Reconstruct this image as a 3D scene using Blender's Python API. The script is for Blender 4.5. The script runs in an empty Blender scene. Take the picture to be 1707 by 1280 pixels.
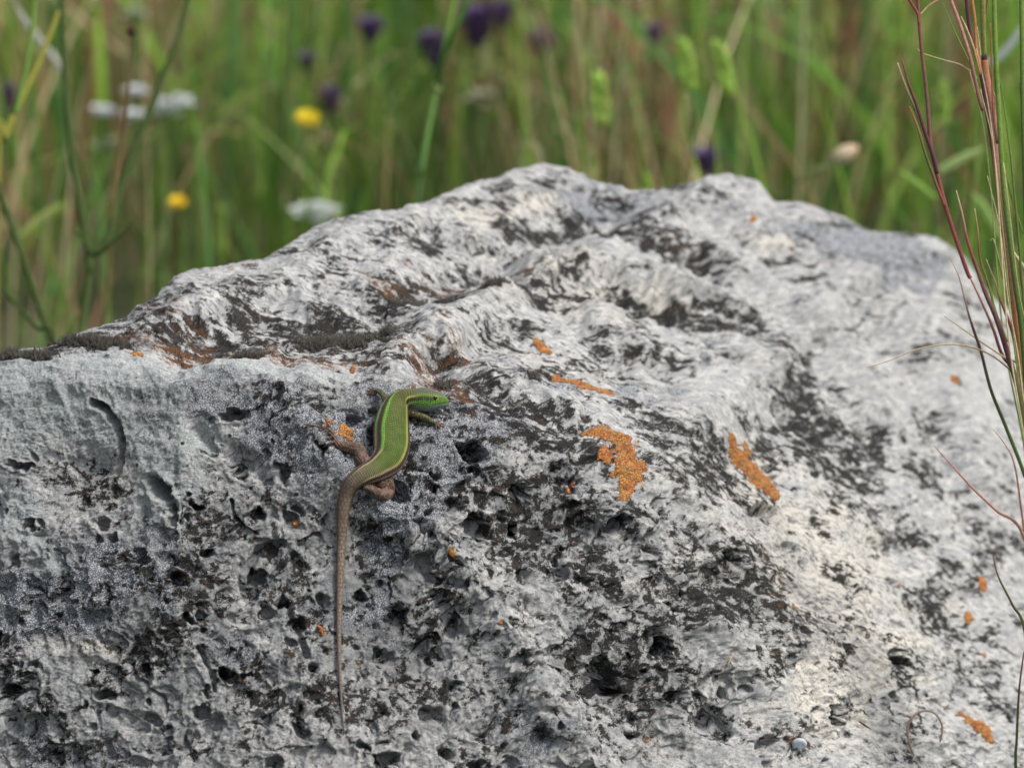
import bpy, math, random
import numpy as np
from mathutils import Vector

# ------------------------------------------------------------------ camera, sky, sun, exposure
scene = bpy.context.scene
COL = scene.collection
random.seed(7)
RNG = np.random.default_rng(11)

PITCH = math.radians(16.0)
KPX = 0.22 / 2.0 / 853.5            # image px (of the 1707 px photo) -> tangent
CAM = np.array([0.0, 0.0, 0.9])
FWD = np.array([0.0, math.cos(PITCH), -math.sin(PITCH)])
UPV = np.array([0.0, math.sin(PITCH), math.cos(PITCH)])
RGT = np.array([1.0, 0.0, 0.0])
MM = 0.001

cam_data = bpy.data.cameras.new('camera')
cam = bpy.data.objects.new('camera', cam_data)
COL.objects.link(cam)
cam.location = CAM
cam.rotation_euler = (math.radians(90.0) - PITCH, 0, 0)
cam_data.sensor_width = 36.0
cam_data.lens = 36.0 * 2.0 / 0.44
cam_data.clip_start = 0.05
cam_data.clip_end = 400.0
cam_data.dof.use_dof = True
cam_data.dof.focus_distance = 1.985
cam_data.dof.aperture_fstop = (cam_data.lens / 16.0)
scene.camera = cam

SUN_EL, SUN_AZ = math.radians(58.0), math.radians(98.0)   # azimuth clockwise from +Y (beyond the rock)
world = bpy.data.worlds.new("World")
scene.world = world
world.use_nodes = True
wn = world.node_tree.nodes
wl = world.node_tree.links
wn.clear()
sky = wn.new('ShaderNodeTexSky')
sky.sky_type = 'NISHITA'
sky.sun_disc = False
sky.sun_elevation = SUN_EL
sky.sun_rotation = SUN_AZ
sky.air_density = 1.0
sky.dust_density = 4.0
sky.ozone_density = 1.0
bg = wn.new('ShaderNodeBackground')
bg.inputs['Strength'].default_value = 0.125
hs = wn.new('ShaderNodeHueSaturation')
hs.inputs['Saturation'].default_value = 0.42
wo = wn.new('ShaderNodeOutputWorld')
wl.new(sky.outputs[0], hs.inputs['Color'])
wl.new(hs.outputs[0], bg.inputs[0])
wl.new(bg.outputs[0], wo.inputs[0])

sun_d = bpy.data.lights.new('sun', 'SUN')
sun_d.energy = 2.3
sun_d.angle = math.radians(12.0)
sun_d.color = (1.0, 0.96, 0.9)
sun = bpy.data.objects.new('sun', sun_d)
COL.objects.link(sun)
sdir = Vector((math.sin(SUN_AZ) * math.cos(SUN_EL), math.cos(SUN_AZ) * math.cos(SUN_EL), math.sin(SUN_EL)))
sun.rotation_euler = sdir.to_track_quat('Z', 'Y').to_euler()

scene.view_settings.view_transform = 'Standard'
scene.view_settings.look = 'None'
scene.view_settings.gamma = 1.0
scene.view_settings.use_curve_mapping = False
scene.view_settings.exposure = 0.70


def P(px, py, d):
    """world point that stands at distance d (m, along the view axis) on the line through photo pixel px, py"""
    px, py, d = np.asarray(px, float), np.asarray(py, float), np.asarray(d, float)
    x = (px - 853.5) * KPX * d
    y = (640.0 - py) * KPX * d
    return CAM + d[..., None] * FWD + x[..., None] * RGT + y[..., None] * UPV


# ------------------------------------------------------------------ numpy noise
_pt = RNG.permutation(256)
PERM = np.concatenate([_pt, _pt]).astype(np.int32)
_ga = np.linspace(0, 2 * np.pi, 256, endpoint=False)
GX, GY = np.cos(_ga).astype(np.float32), np.sin(_ga).astype(np.float32)


def pn(x, y, seed=0):
    x = np.asarray(x, np.float32) + seed * 17.31
    y = np.asarray(y, np.float32) + seed * 9.77
    xi, yi = np.floor(x).astype(np.int32), np.floor(y).astype(np.int32)
    xf, yf = x - xi, y - yi
    u = xf * xf * xf * (xf * (xf * 6 - 15) + 10)
    v = yf * yf * yf * (yf * (yf * 6 - 15) + 10)
    x0, y0 = xi & 255, yi & 255
    x1, y1 = (xi + 1) & 255, (yi + 1) & 255

    def g(a, b, dx, dy):
        h = PERM[PERM[a] + b]
        return GX[h] * dx + GY[h] * dy
    n00, n10 = g(x0, y0, xf, yf), g(x1, y0, xf - 1, yf)
    n01, n11 = g(x0, y1, xf, yf - 1), g(x1, y1, xf - 1, yf - 1)
    a = n00 + u * (n10 - n00)
    b = n01 + u * (n11 - n01)
    return (a + v * (b - a)) * 1.5


def fbm(x, y, o=4, seed=0, gain=0.5, ridged=False):
    s, a, t = 0, 1.0, 0.0
    for i in range(o):
        n = pn(x, y, seed + i * 3)
        if ridged:
            n = 1 - 2 * np.abs(n)
        s = s + a * n
        t += a
        a *= gain
        x, y = x * 2.03, y * 2.03
    return s / t


def worley(x, y, seed=0):
    x = np.asarray(x, np.float32)
    y = np.asarray(y, np.float32)
    xi, yi = np.floor(x).astype(np.int32), np.floor(y).astype(np.int32)
    f1 = np.full(x.shape, 9.0, np.float32)
    f2 = np.full(x.shape, 9.0, np.float32)
    cid = np.zeros(x.shape, np.float32)
    for dx in (-1, 0, 1):
        for dy in (-1, 0, 1):
            a, b = xi + dx, yi + dy
            h = PERM[PERM[(a + seed * 7) & 255] + (b & 255)]
            h2 = PERM[h + 37]
            ddx = a + 0.1 + 0.8 * h / 255.0 - x
            ddy = b + 0.1 + 0.8 * h2 / 255.0 - y
            d = np.sqrt(ddx * ddx + ddy * ddy).astype(np.float32)
            m = d < f1
            f2 = np.where(m, f1, np.minimum(f2, d))
            cid = np.where(m, h / 255.0, cid)
            f1 = np.where(m, d, f1)
    return f1, f2, cid


def sst(a, b, x):
    t = np.clip((x - a) / (b - a), 0, 1)
    return t * t * (3 - 2 * t)


def softplus(x):
    return np.logaddexp(0, x)


# ------------------------------------------------------------------ hand-laid maps over the rock (sampled on its own surface grid)
CS = 4.0
CX0, CY0, CW, CH = -440.0, 220.0, 610, 320
_cy, _cx = np.mgrid[0:CH, 0:CW].astype(np.float32)
_cx = _cx * CS + CX0
_cy = _cy * CS + CY0
_wx = _cx + 9 * pn(_cx / 40, _cy / 40, 3) + 5 * pn(_cx / 15, _cy / 15, 4)
_wy = _cy + 9 * pn(_cx / 40, _cy / 40, 5) + 5 * pn(_cx / 15, _cy / 15, 6)


def canvas():
    return np.zeros((CH, CW), np.float32)


def seg_dist(X, Y, pts):
    best = np.full(X.shape, 1e9, np.float32)
    for (x0, y0), (x1, y1) in zip(pts[:-1], pts[1:]):
        dx, dy = x1 - x0, y1 - y0
        L = dx * dx + dy * dy + 1e-9
        t = np.clip(((X - x0) * dx + (Y - y0) * dy) / L, 0, 1)
        best = np.minimum(best, np.hypot(X - x0 - t * dx, Y - y0 - t * dy))
    return best


def stroke(c, pts, w, amp, warp=True, mode='add'):
    X, Y = (_wx, _wy) if warp else (_cx, _cy)
    if len(pts) == 1:
        pts = pts * 2
    d = seg_dist(X, Y, pts)
    g = amp * np.exp(-(d / w) ** 2)
    if mode == 'add':
        c += g
    else:
        np.maximum(c, g, out=c)


def blob(c, x, y, rx, ry, ang, amp, warp=True, p=2.0):
    X, Y = (_wx, _wy) if warp else (_cx, _cy)
    a = math.radians(ang)
    u = (X - x) * math.cos(a) + (Y - y) * math.sin(a)
    v = -(X - x) * math.sin(a) + (Y - y) * math.cos(a)
    q = np.sqrt((u / rx) ** 2 + (v / ry) ** 2)
    c += amp * np.exp(-q ** p)


def samp(c, px, py):
    x = np.clip((px - CX0) / CS, 0, CW - 1.01)
    y = np.clip((py - CY0) / CS, 0, CH - 1.01)
    xi, yi = x.astype(np.int32), y.astype(np.int32)
    xf, yf = (x - xi).astype(np.float32), (y - yi).astype(np.float32)
    return ((c[yi, xi] * (1 - xf) + c[yi, xi + 1] * xf) * (1 - yf)
            + (c[yi + 1, xi] * (1 - xf) + c[yi + 1, xi + 1] * xf) * yf)


# ------------------------------------------------------------------ mesh helpers
def new_mesh(name, V, F, mat=None, smooth=True):
    """V (n,3); F (m,4) or (m,3) int array, or a list of both"""
    me = bpy.data.meshes.new(name)
    V = np.ascontiguousarray(V, np.float32)
    me.vertices.add(len(V))
    me.vertices.foreach_set('co', V.ravel())
    if not isinstance(F, list):
        F = [F]
    F = [np.asarray(f, np.int32) for f in F if len(f)]
    loops = np.concatenate([f.ravel() for f in F])
    starts, off = [], 0
    for f in F:
        k = f.shape[1]
        starts.append(off + np.arange(len(f)) * k)
        off += f.size
    starts = np.concatenate(starts).astype(np.int32)
    me.loops.add(len(loops))
    me.loops.foreach_set('vertex_index', loops)
    me.polygons.add(len(starts))
    me.polygons.foreach_set('loop_start', starts)
    me.update(calc_edges=True)
    me.validate()
    if smooth:
        me.polygons.foreach_set('use_smooth', np.ones(len(me.polygons), bool))
    if mat:
        me.materials.append(mat)
    return me


def link(name, me, parent=None):
    o = bpy.data.objects.new(name, me)
    COL.objects.link(o)
    if parent:
        o.parent = parent
    return o


def tag(o, label=None, cat=None, group=None, kind=None):
    if label:
        o['label'] = label
    if cat:
        o['category'] = cat
    if group:
        o['group'] = group
    if kind:
        o['kind'] = kind
    return o


def add_color(me, name, rgb):
    a = me.color_attributes.new(name, 'FLOAT_COLOR', 'POINT')
    arr = np.ones((len(me.vertices), 4), np.float32)
    arr[:, :3] = rgb
    a.data.foreach_set('color', arr.ravel())


def add_vec(me, name, v):
    a = me.attributes.new(name, 'FLOAT_VECTOR', 'POINT')
    a.data.foreach_set('vector', np.ascontiguousarray(v, np.float32).ravel())


class N:
    """tiny node-graph writer"""
    def __init__(self, name):
        self.mat = bpy.data.materials.new(name)
        self.mat.use_nodes = True
        self.t = self.mat.node_tree
        self.t.nodes.clear()
        self.out = self.t.nodes.new('ShaderNodeOutputMaterial')
        self.b = self.t.nodes.new('ShaderNodeBsdfPrincipled')
        self.t.links.new(self.b.outputs[0], self.out.inputs[0])

    def n(self, typ, ins=None, **kw):
        nd = self.t.nodes.new(typ)
        for k, v in kw.items():
            setattr(nd, k, v)
        for k, v in (ins or {}).items():
            self.put(nd.inputs[k], v)
        return nd

    def put(self, sock, v):
        if hasattr(v, 'links'):
            self.t.links.new(v, sock)
        elif hasattr(v, 'outputs'):
            self.t.links.new(v.outputs[0], sock)
        else:
            if isinstance(v, tuple) and len(v) == 3 and sock.type == 'RGBA':
                v = v + (1.0,)
            sock.default_value = v

    def math(self, op, a, b=0.0, c=0.0, clamp=False):
        nd = self.t.nodes.new('ShaderNodeMath')
        nd.operation = op
        nd.use_clamp = clamp
        self.put(nd.inputs[0], a)
        self.put(nd.inputs[1], b)
        self.put(nd.inputs[2], c)
        return nd.outputs[0]

    def step(self, x, a, b, lo=0.0, hi=1.0):
        nd = self.t.nodes.new('ShaderNodeMapRange')
        nd.interpolation_type = 'SMOOTHSTEP'
        self.put(nd.inputs['Value'], x)
        for k, v in (('From Min', a), ('From Max', b), ('To Min', lo), ('To Max', hi)):
            nd.inputs[k].default_value = v
        return nd.outputs[0]

    def mix(self, f, a, b, typ='MIX'):
        nd = self.t.nodes.new('ShaderNodeMix')
        nd.data_type = 'RGBA'
        nd.blend_type = typ
        self.put(nd.inputs[0], f)
        self.put(nd.inputs[6], a)
        self.put(nd.inputs[7], b)
        return nd.outputs[2]

    def noise(self, vec, scale, detail=4.0, rough=0.55, dist=0.0):
        nd = self.n('ShaderNodeTexNoise', {'Vector': vec, 'Scale': scale, 'Detail': detail, 'Roughness': rough, 'Distortion': dist})
        return nd.outputs['Fac']


# tube: tapered sweep of an elliptical section along a smooth path
def catmull(pts, n):
    pts = np.asarray(pts, float)
    if len(pts) == 2:
        t = np.linspace(0, 1, n)[:, None]
        return pts[0] * (1 - t) + pts[1] * t
    Pp = np.vstack([2 * pts[0] - pts[1], pts, 2 * pts[-1] - pts[-2]])
    m = len(pts) - 1
    u = np.linspace(0, m, n)
    i = np.minimum(u.astype(int), m - 1)
    t = (u - i)[:, None]
    p0, p1, p2, p3 = Pp[i], Pp[i + 1], Pp[i + 2], Pp[i + 3]
    return 0.5 * ((2 * p1) + (-p0 + p2) * t + (2 * p0 - 5 * p1 + 4 * p2 - p3) * t ** 2 + (-p0 + 3 * p1 - 3 * p2 + p3) * t ** 3)


def sweep(C, rad, flat=1.0, sides=6, normal=None, cap=True):
    """C (n,3) centres, rad (n,), flat: second axis ratio. returns V, [quads, tris]"""
    C = np.asarray(C, float)
    n = len(C)
    T = np.gradient(C, axis=0)
    T /= np.linalg.norm(T, axis=1)[:, None] + 1e-12
    nr = np.array([0.0, -1.0, 0.2]) if normal is None else np.asarray(normal, float)
    nr = np.broadcast_to(nr, C.shape)
    Nn = nr - (nr * T).sum(1)[:, None] * T
    Nn /= np.linalg.norm(Nn, axis=1)[:, None] + 1e-9
    B = np.cross(T, Nn)
    a = np.linspace(0, 2 * np.pi, sides, endpoint=False)
    rad = np.asarray(rad, float)
    flat = np.broadcast_to(flat, (n,))
    V = (C[:, None, :] + rad[:, None, None] * (np.sin(a)[None, :, None] * B[:, None, :]
         + flat[:, None, None] * np.cos(a)[None, :, None] * Nn[:, None, :])).reshape(-1, 3)
    i = np.arange(n - 1)[:, None] * sides
    j = np.arange(sides)[None, :]
    j2 = (j + 1) % sides
    Q = np.stack([i + j, i + j2, i + sides + j2, i + sides + j], -1).reshape(-1, 4)
    tris = np.zeros((0, 3), int)
    if cap:
        V = np.vstack([V, C[0], C[-1]])
        c0, c1 = n * sides, n * sides + 1
        jj = np.arange(sides)
        jn = (jj + 1) % sides
        tris = np.vstack([np.stack([np.full(sides, c0), jn, jj], -1),
                          np.stack([np.full(sides, c1), (n - 1) * sides + jj, (n - 1) * sides + jn], -1)])
    return V, Q, tris


class Bag:
    def __init__(self):
        self.V, self.Q, self.T, self.C, self.k = [], [], [], [], 0

    def add(self, V, Q=None, T=None, col=None):
        self.V.append(np.asarray(V, float))
        if Q is not None and len(Q):
            self.Q.append(np.asarray(Q) + self.k)
        if T is not None and len(T):
            self.T.append(np.asarray(T) + self.k)
        if col is not None:
            self.C.append(np.broadcast_to(np.asarray(col, float), (len(V), 3)))
        self.k += len(V)

    def tube(self, pts, r, col=None, sides=6, n=14, flat=1.0, normal=None):
        C = catmull(pts, n)
        rr = np.interp(np.linspace(0, 1, n), np.linspace(0, 1, len(r)), r) if hasattr(r, '__len__') else np.full(n, r)
        V, Q, T = sweep(C, rr, flat, sides, normal)
        if col is not None:
            col = np.asarray(col, float)
            if col.ndim == 2:
                u = np.linspace(0, 1, n)
                cc = np.stack([np.interp(u, np.linspace(0, 1, len(col)), col[:, k]) for k in range(3)], -1)
                col = np.vstack([np.repeat(cc, sides, axis=0), cc[0], cc[-1]])
        self.add(V, Q, T, col)

    def build(self, name, mat, parent=None, smooth=True):
        F = []
        if self.Q:
            F.append(np.vstack(self.Q))
        if self.T:
            F.append(np.vstack(self.T))
        V = np.vstack(self.V)
        org = np.zeros(3)
        me = new_mesh(name, V - org, F, mat, smooth)
        if self.C:
            add_color(me, 'col', np.vstack(self.C))
        return link(name, me, parent)
# ------------------------------------------------------------------ the boulder
S_K = [(-420, 780), (-200, 690), (-60, 610), (0, 592), (30, 580), (72, 577), (105, 567), (135, 551), (175, 541), (210, 530), (228, 507),
       (275, 476), (290, 460), (317, 448), (350, 446), (390, 442), (440, 432), (480, 406), (520, 381), (580, 358), (620, 353), (662, 356),
       (700, 346), (740, 326), (790, 306), (830, 299), (860, 284), (905, 272), (950, 280), (985, 292), (1060, 311), (1110, 309),
       (1150, 307), (1180, 293), (1215, 289), (1265, 300), (1290, 334), (1340, 337), (1400, 360), (1450, 383), (1530, 391), (1560, 396),
       (1585, 412), (1611, 432), (1644, 481), (1663, 502), (1679, 512), (1707, 535), (1760, 600), (1830, 720), (1960, 1010)]
B_K = [(-420, 830), (-200, 730), (0, 628), (100, 606), (300, 604), (560, 625), (650, 628), (800, 680), (1000, 750), (1200, 850),
       (1400, 980), (1700, 1150), (1960, 1400)]
S_K, B_K = np.array(S_K, float), np.array(B_K, float)
PYB = 1320.0


def Sil(px):
    return np.interp(px, S_K[:, 0], S_K[:, 1])


def depth0(px, py):
    """distance of the smooth rock form from the camera plane"""
    B = np.interp(px, B_K[:, 0], B_K[:, 1])
    S = Sil(px)
    t = B - py
    st = 0.62 - 0.22 * sst(900, 1600, px)
    sf = 0.12 + 0.10 * sst(1000, 1500, px)
    w = 38.0 + 60 * sst(900, 1400, px)
    d = sf * t + (st - sf) * w * softplus(t / w)
    d = d + 0.25 * 90 * softplus((px - 1080) / 90.0) * 1.0 + 0.10 * np.maximum(0, 300 - px)
    d = d + np.maximum(0, -120 - px) ** 2 * 0.0022 + np.maximum(0, px - 1740) ** 2 * 0.004
    d = d + 10 * np.exp(-np.maximum(py - S, 0) / 9.0)
    return 2.0 + d * MM


px_cols = np.concatenate([np.linspace(-420, -40, 60, endpoint=False), np.arange(-40, 1750, 1.62), np.linspace(1752, 1960, 34)])
NCOL = len(px_cols)
NV, NB, NK = 640, 60, 60
vv = np.linspace(0, 1, NV)
Scol = Sil(px_cols)
PX = np.broadcast_to(px_cols[:, None], (NCOL, NV)).copy()
PY = PYB + (Scol[:, None] - PYB) * vv[None, :]
D = depth0(PX, PY)
front = P(PX, PY, D)
# underside of the front, down to the ground
tb = np.linspace(1, 0, NB, endpoint=False)[:, None] ** 1.0
p0 = front[:, 0]
foot = p0.copy()
foot[:, 2] = -0.05
foot[:, 1] -= 0.07 * np.clip(p0[:, 2], 0, 1) / 0.2
bot = p0[:, None, :] * (1 - tb[None]) + foot[:, None, :] * tb[None]
# back of the rock, behind the skyline of the top
jj = (np.arange(1, NK + 1) / NK)
pS = front[:, -1]
back = np.repeat(pS[:, None, :], NK, axis=1)
back[:, :, 1] += 0.22 * np.sin(jj * np.pi / 2)[None, :]
back[:, :, 2] -= (pS[:, 2] + 0.05)[:, None] * (0.45 * jj + 0.55 * jj ** 2)[None, :]
G = np.concatenate([bot, front, back], axis=1)
NR = G.shape[1]
PXf = np.broadcast_to(px_cols[:, None], (NCOL, NR)).astype(np.float32)
PYf = np.concatenate([np.broadcast_to(PYB + 300 * tb[:, 0][None, :], (NCOL, NB)), PY,
                      np.broadcast_to(Scol[:, None] - 1, (NCOL, NK))], axis=1).astype(np.float32)
# surface coordinates in mm, measured along the stone
U = (G[:, :, 0] * 1000).astype(np.float32)
seg = np.linalg.norm(np.diff(G, axis=1), axis=2)
Varc = np.concatenate([np.zeros((NCOL, 1)), np.cumsum(seg, axis=1)], axis=1) * 1000
ib = NB + int(NV * 0.55)
Varc = (Varc - np.interp(px_cols, px_cols, Varc[:, NB])[:, None]).astype(np.float32)


def gnormals(G):
    du = np.gradient(G, axis=0)
    dv = np.gradient(G, axis=1)
    n = np.cross(du, dv)
    n /= np.linalg.norm(n, axis=2)[:, :, None] + 1e-12
    return n


def blur_rows(A, k):
    ker = np.exp(-np.linspace(-2, 2, 2 * k + 1) ** 2)
    ker /= ker.sum()
    out = A
    for ax in (0, 1):
        pad = [(0, 0)] * out.ndim
        pad[ax] = (k, k)
        q = np.pad(out, pad, mode='edge')
        s = 0
        for i, w in enumerate(ker):
            sl = [slice(None)] * out.ndim
            sl[ax] = slice(i, i + out.shape[ax])
            s = s + w * q[tuple(sl)]
        out = s
    return out


tB = np.interp(PXf, B_K[:, 0], B_K[:, 1]) - PYf
W_face = (1 - sst(-60, 40, tB)).astype(np.float32)             # the steep pitted front
W_right = sst(980, 1330, PXf + 0.35 * (PYf - 800) * -1).astype(np.float32)   # the smoother pale right flank
W_top = 1 - W_face
W_sil = sst(0, 26, PYf - np.interp(PXf, S_K[:, 0], S_K[:, 1]))   # fades relief a little at the skyline

# ---- macro relief (mm)
mac = canvas()
for pts, w, a in [
    ([(250, 545), (310, 515), (400, 470), (500, 440), (570, 400), (680, 362)], 22, 3.5),
    ([(690, 352), (790, 312), (860, 292)], 14, 2.0),
    ([(300, 575), (430, 530), (560, 535), (690, 488), (850, 425), (960, 372), (1040, 345)], 40, -7.5),
    ([(250, 500), (330, 480), (440, 455), (520, 410)], 14, -3.0),
    ([(660, 596), (720, 556), (800, 502), (870, 463), (950, 425), (1050, 382), (1140, 350)], 30, 5.0),
    ([(960, 300), (1060, 330), (1140, 322)], 14, -4.0),
    ([(720, 610), (830, 560), (900, 560), (1000, 590), (1120, 620)], 26, -5.0),
    ([(940, 470), (1060, 500), (1170, 520), (1270, 560)], 17, -7.0),
    ([(960, 440), (1080, 468), (1180, 490), (1290, 520)], 12, 5.0),
    ([(1150, 700), (1230, 655), (1300, 605), (1350, 545), (1390, 480)], 46, 6.0),
    ([(1330, 590), (1340, 680), (1420, 790), (1500, 900)], 40, -4.0),
    ([(860, 640), (960, 690), (1100, 690), (1180, 720)], 20, 3.0),
    ([(1020, 380), (1080, 400), (1150, 430), (1200, 470)], 16, -5.0),
    ([(1330, 420), (1400, 430), (1460, 440)], 14, -4.0),
    ([(1000, 730), (1110, 790), (1200, 880), (1290, 1010), (1390, 1160)], 32, 4.5),
    ([(480, 690), (620, 840), (740, 915), (820, 1010), (900, 1150), (1000, 1290)], 42, 9.0),
    ([(960, 830), (1050, 868), (1130, 950), (1230, 1080), (1330, 1210)], 26, 5.0),
    ([(100, 640), (230, 640), (380, 640), (500, 660)], 30, 3.0),
    ([(330, 720), (400, 760), (440, 790)], 14, -7.0),
    ([(880, 440), (980, 500), (1080, 585)], 13, 4.0), ([(860, 465), (960, 528), (1050, 610)], 14, -4.0),
    ([(1000, 425), (1120, 482), (1230, 545), (1300, 620)], 14, 4.0), ([(990, 450), (1100, 508), (1200, 572), (1270, 650)], 14, -4.5),
    ([(700, 545), (790, 600), (870, 650), (950, 690)], 13, 3.5), ([(690, 572), (780, 628), (850, 672)], 13, -3.5),
    ([(1180, 405), (1300, 480), (1410, 590), (1490, 710)], 16, 4.0), ([(1160, 430), (1280, 510), (1385, 620), (1460, 740)], 16, -4.0),
    ([(1400, 430), (1500, 520), (1580, 660), (1640, 820)], 18, 4.0), ([(1380, 470), (1470, 560), (1550, 700), (1610, 860)], 18, -4.0),
    ([(600, 470), (700, 520), (760, 560)], 11, 3.0), ([(470, 470), (560, 515), (610, 540)], 11, 3.0), ([(330, 520), (420, 560), (470, 585)], 10, 2.5),
    ([(720, 365), (820, 400), (900, 440)], 11, 3.0), ([(710, 385), (800, 420), (870, 455)], 11, -3.0),
    ([(850, 310), (950, 340), (1020, 390)], 10, 2.0), ([(1150, 320), (1240, 370), (1330, 440)], 12, 3.0), ([(1130, 340), (1220, 395), (1300, 460)], 12, -3.0),
]:
    stroke(mac, pts, w, a)
for x, y, rx, ry, an, a in [
    (125, 790, 70, 80, 20, -10), (620, 980, 90, 120, 10, -7), (930, 870, 90, 90, 20, -8), (1030, 1130, 70, 80, 0, -13),
    (1210, 1190, 45, 42, 0, -11), (1130, 1240, 40, 26, 20, -8), (240, 1000, 110, 80, 0, 4), (690, 1090, 60, 45, 0, -6),
    (350, 900, 60, 80, 0, -4), (1150, 930, 60, 90, -30, -6), (1290, 700, 40, 50, 0, -5), (420, 985, 55, 60, 0, -5),
    (1430, 1060, 60, 120, -35, 5), (1330, 930, 60, 110, -35, -4), (60, 1150, 90, 70, 0, 4), (280, 1180, 80, 60, 0, -4),
    (1560, 1000, 50, 160, -28, -5), (1650, 760, 60, 160, -30, 5), (660, 820, 22, 20, 0, -7), (815, 1170, 70, 60, 0, -4)]:
    blob(mac, x, y, rx, ry, an, a)

# ---- pits, cracks and holes (px, py, rx, ry, angle, depth mm)
PITS = [(1086, 905, 17, 26, 8, 13), (1112, 1082, 17, 15, 30, 11), (805, 1000, 12, 11, 0, 6), (833, 1000, 8, 7, 0, 4),
        (30, 773, 20, 8, 0, 8), (46, 872, 13, 9, 0, 7), (262, 815, 17, 26, -25, 13), (282, 850, 8, 20, 0, 9),
        (388, 690, 24, 11, 5, 8), (430, 862, 16, 13, 0, 9), (660, 1022, 21, 24, 0, 8), (540, 1000, 12, 22, -20, 11),
        (522, 1108, 12, 11, 0, 8), (648, 1268, 30, 15, 0, 9), (785, 755, 27, 17, 20, 12), (652, 818, 22, 20, -20, 5),
        (590, 698, 9, 9, 0, 7), (620, 683, 10, 9, 0, 6), (865, 1112, 16, 15, 0, 7), (1160, 960, 16, 28, -20, 11),
        (800, 878, 30, 20, 15, 9), (345, 750, 14, 8, 10, 6), (395, 780, 26, 12, 45, 8), (470, 1000, 11, 13, 0, 7),
        (500, 1040, 12, 14, 0, 7), (340, 1030, 8, 8, 0, 6), (935, 950, 22, 20, 0, 6), (880, 960, 20, 22, 0, 5),
        (1135, 1160, 22, 12, 0, 7), (1205, 1198, 30, 28, 0, 7), (1020, 1130, 40, 44, 0, 6), (1110, 860, 9, 12, 0, 6),
        (870, 820, 20, 24, 0, 7), (950, 800, 26, 20, 0, 6), (700, 940, 18, 14, 0, 5), (730, 1000, 18, 16, 0, 5),
        (640, 1090, 26, 18, 0, 6), (590, 1075, 9, 9, 0, 5), (560, 1130, 10, 9, 0, 6), (1490, 1110, 14, 26, -35, 8),
        (1225, 940, 16, 24, -30, 7), (1280, 850, 22, 14, 20, 5), (185, 895, 12, 9, 0, 6), (160, 900, 9, 8, 0, 4),
        (100, 1000, 18, 16, 0, 5), (240, 1120, 10, 18, -20, 6), (20, 1155, 18, 16, 0, 6), (430, 1205, 24, 30, 0, 6),
        (350, 1210, 22, 26, 0, 5), (500, 1190, 14, 16, 0, 5), (760, 1140, 16, 10, 0, 4), (720, 1190, 24, 18, 0, 6)]
r2 = np.random.default_rng(5)
for i in range(760):
    x = r2.uniform(-300, 1400)
    y = r2.uniform(690, 1330)
    Bx = np.interp(x, B_K[:, 0], B_K[:, 1])
    if y < Bx + 25 or (x < 250 and y < 860 and r2.random() < 0.8):
        continue
    if x > 1150 and r2.random() < 0.55:
        continue
    r = 2.2 + 14 * r2.random() ** 3.4
    PITS.append((x, y, r * r2.uniform(0.55, 1.4), r * r2.uniform(0.6, 1.5), r2.uniform(-50, 30), r * 0.26 * r2.uniform(1.2, 3.2)))
for i in range(60):
    x, y = r2.uniform(1150, 1730), r2.uniform(560, 1300)
    r = 3 + 8 * r2.random() ** 2
    PITS.append((x, y, r * 0.8, r * 1.7, r2.uniform(-60, -20), r * 0.22))
CRACKS = [([(152, 674), (175, 683), (190, 703), (197, 728), (196, 755), (188, 778)], 7.2, 27),
          ([(385, 832), (390, 858), (402, 874)], 3.5, 6), ([(425, 985), (415, 940), (430, 915), (470, 905)], 8, 6),
          ([(88, 915), (104, 925), (106, 942)], 3, 4), ([(330, 1082), (345, 1100), (358, 1150)], 4, 6),
          ([(215, 1110), (228, 1130), (262, 1160), (268, 1180)], 4, 5), ([(300, 1205), (312, 1240)], 4, 6),
          ([(380, 885), (400, 870), (430, 890)], 3, 4), ([(476, 1000), (500, 1060), (512, 1090)], 7, 6),
          ([(690, 940), (720, 970), (770, 985)], 6, 5), ([(545, 905), (520, 890), (500, 905)], 4, 5)]


def near_lizard(px, py):
    X, Y = np.asarray(px, np.float32), np.asarray(py, np.float32)
    d = seg_dist(X, Y, [(700, 668), (668, 664), (655, 700), (652, 742), (630, 785), (585, 807), (571, 850), (568, 950), (566, 1100), (572, 1225)])
    d2 = np.minimum(seg_dist(X, Y, [(620, 770), (600, 756), (555, 737), (510, 712)]), seg_dist(X, Y, [(690, 690), (740, 712)]))
    return np.minimum(d - 6, d2)


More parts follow.
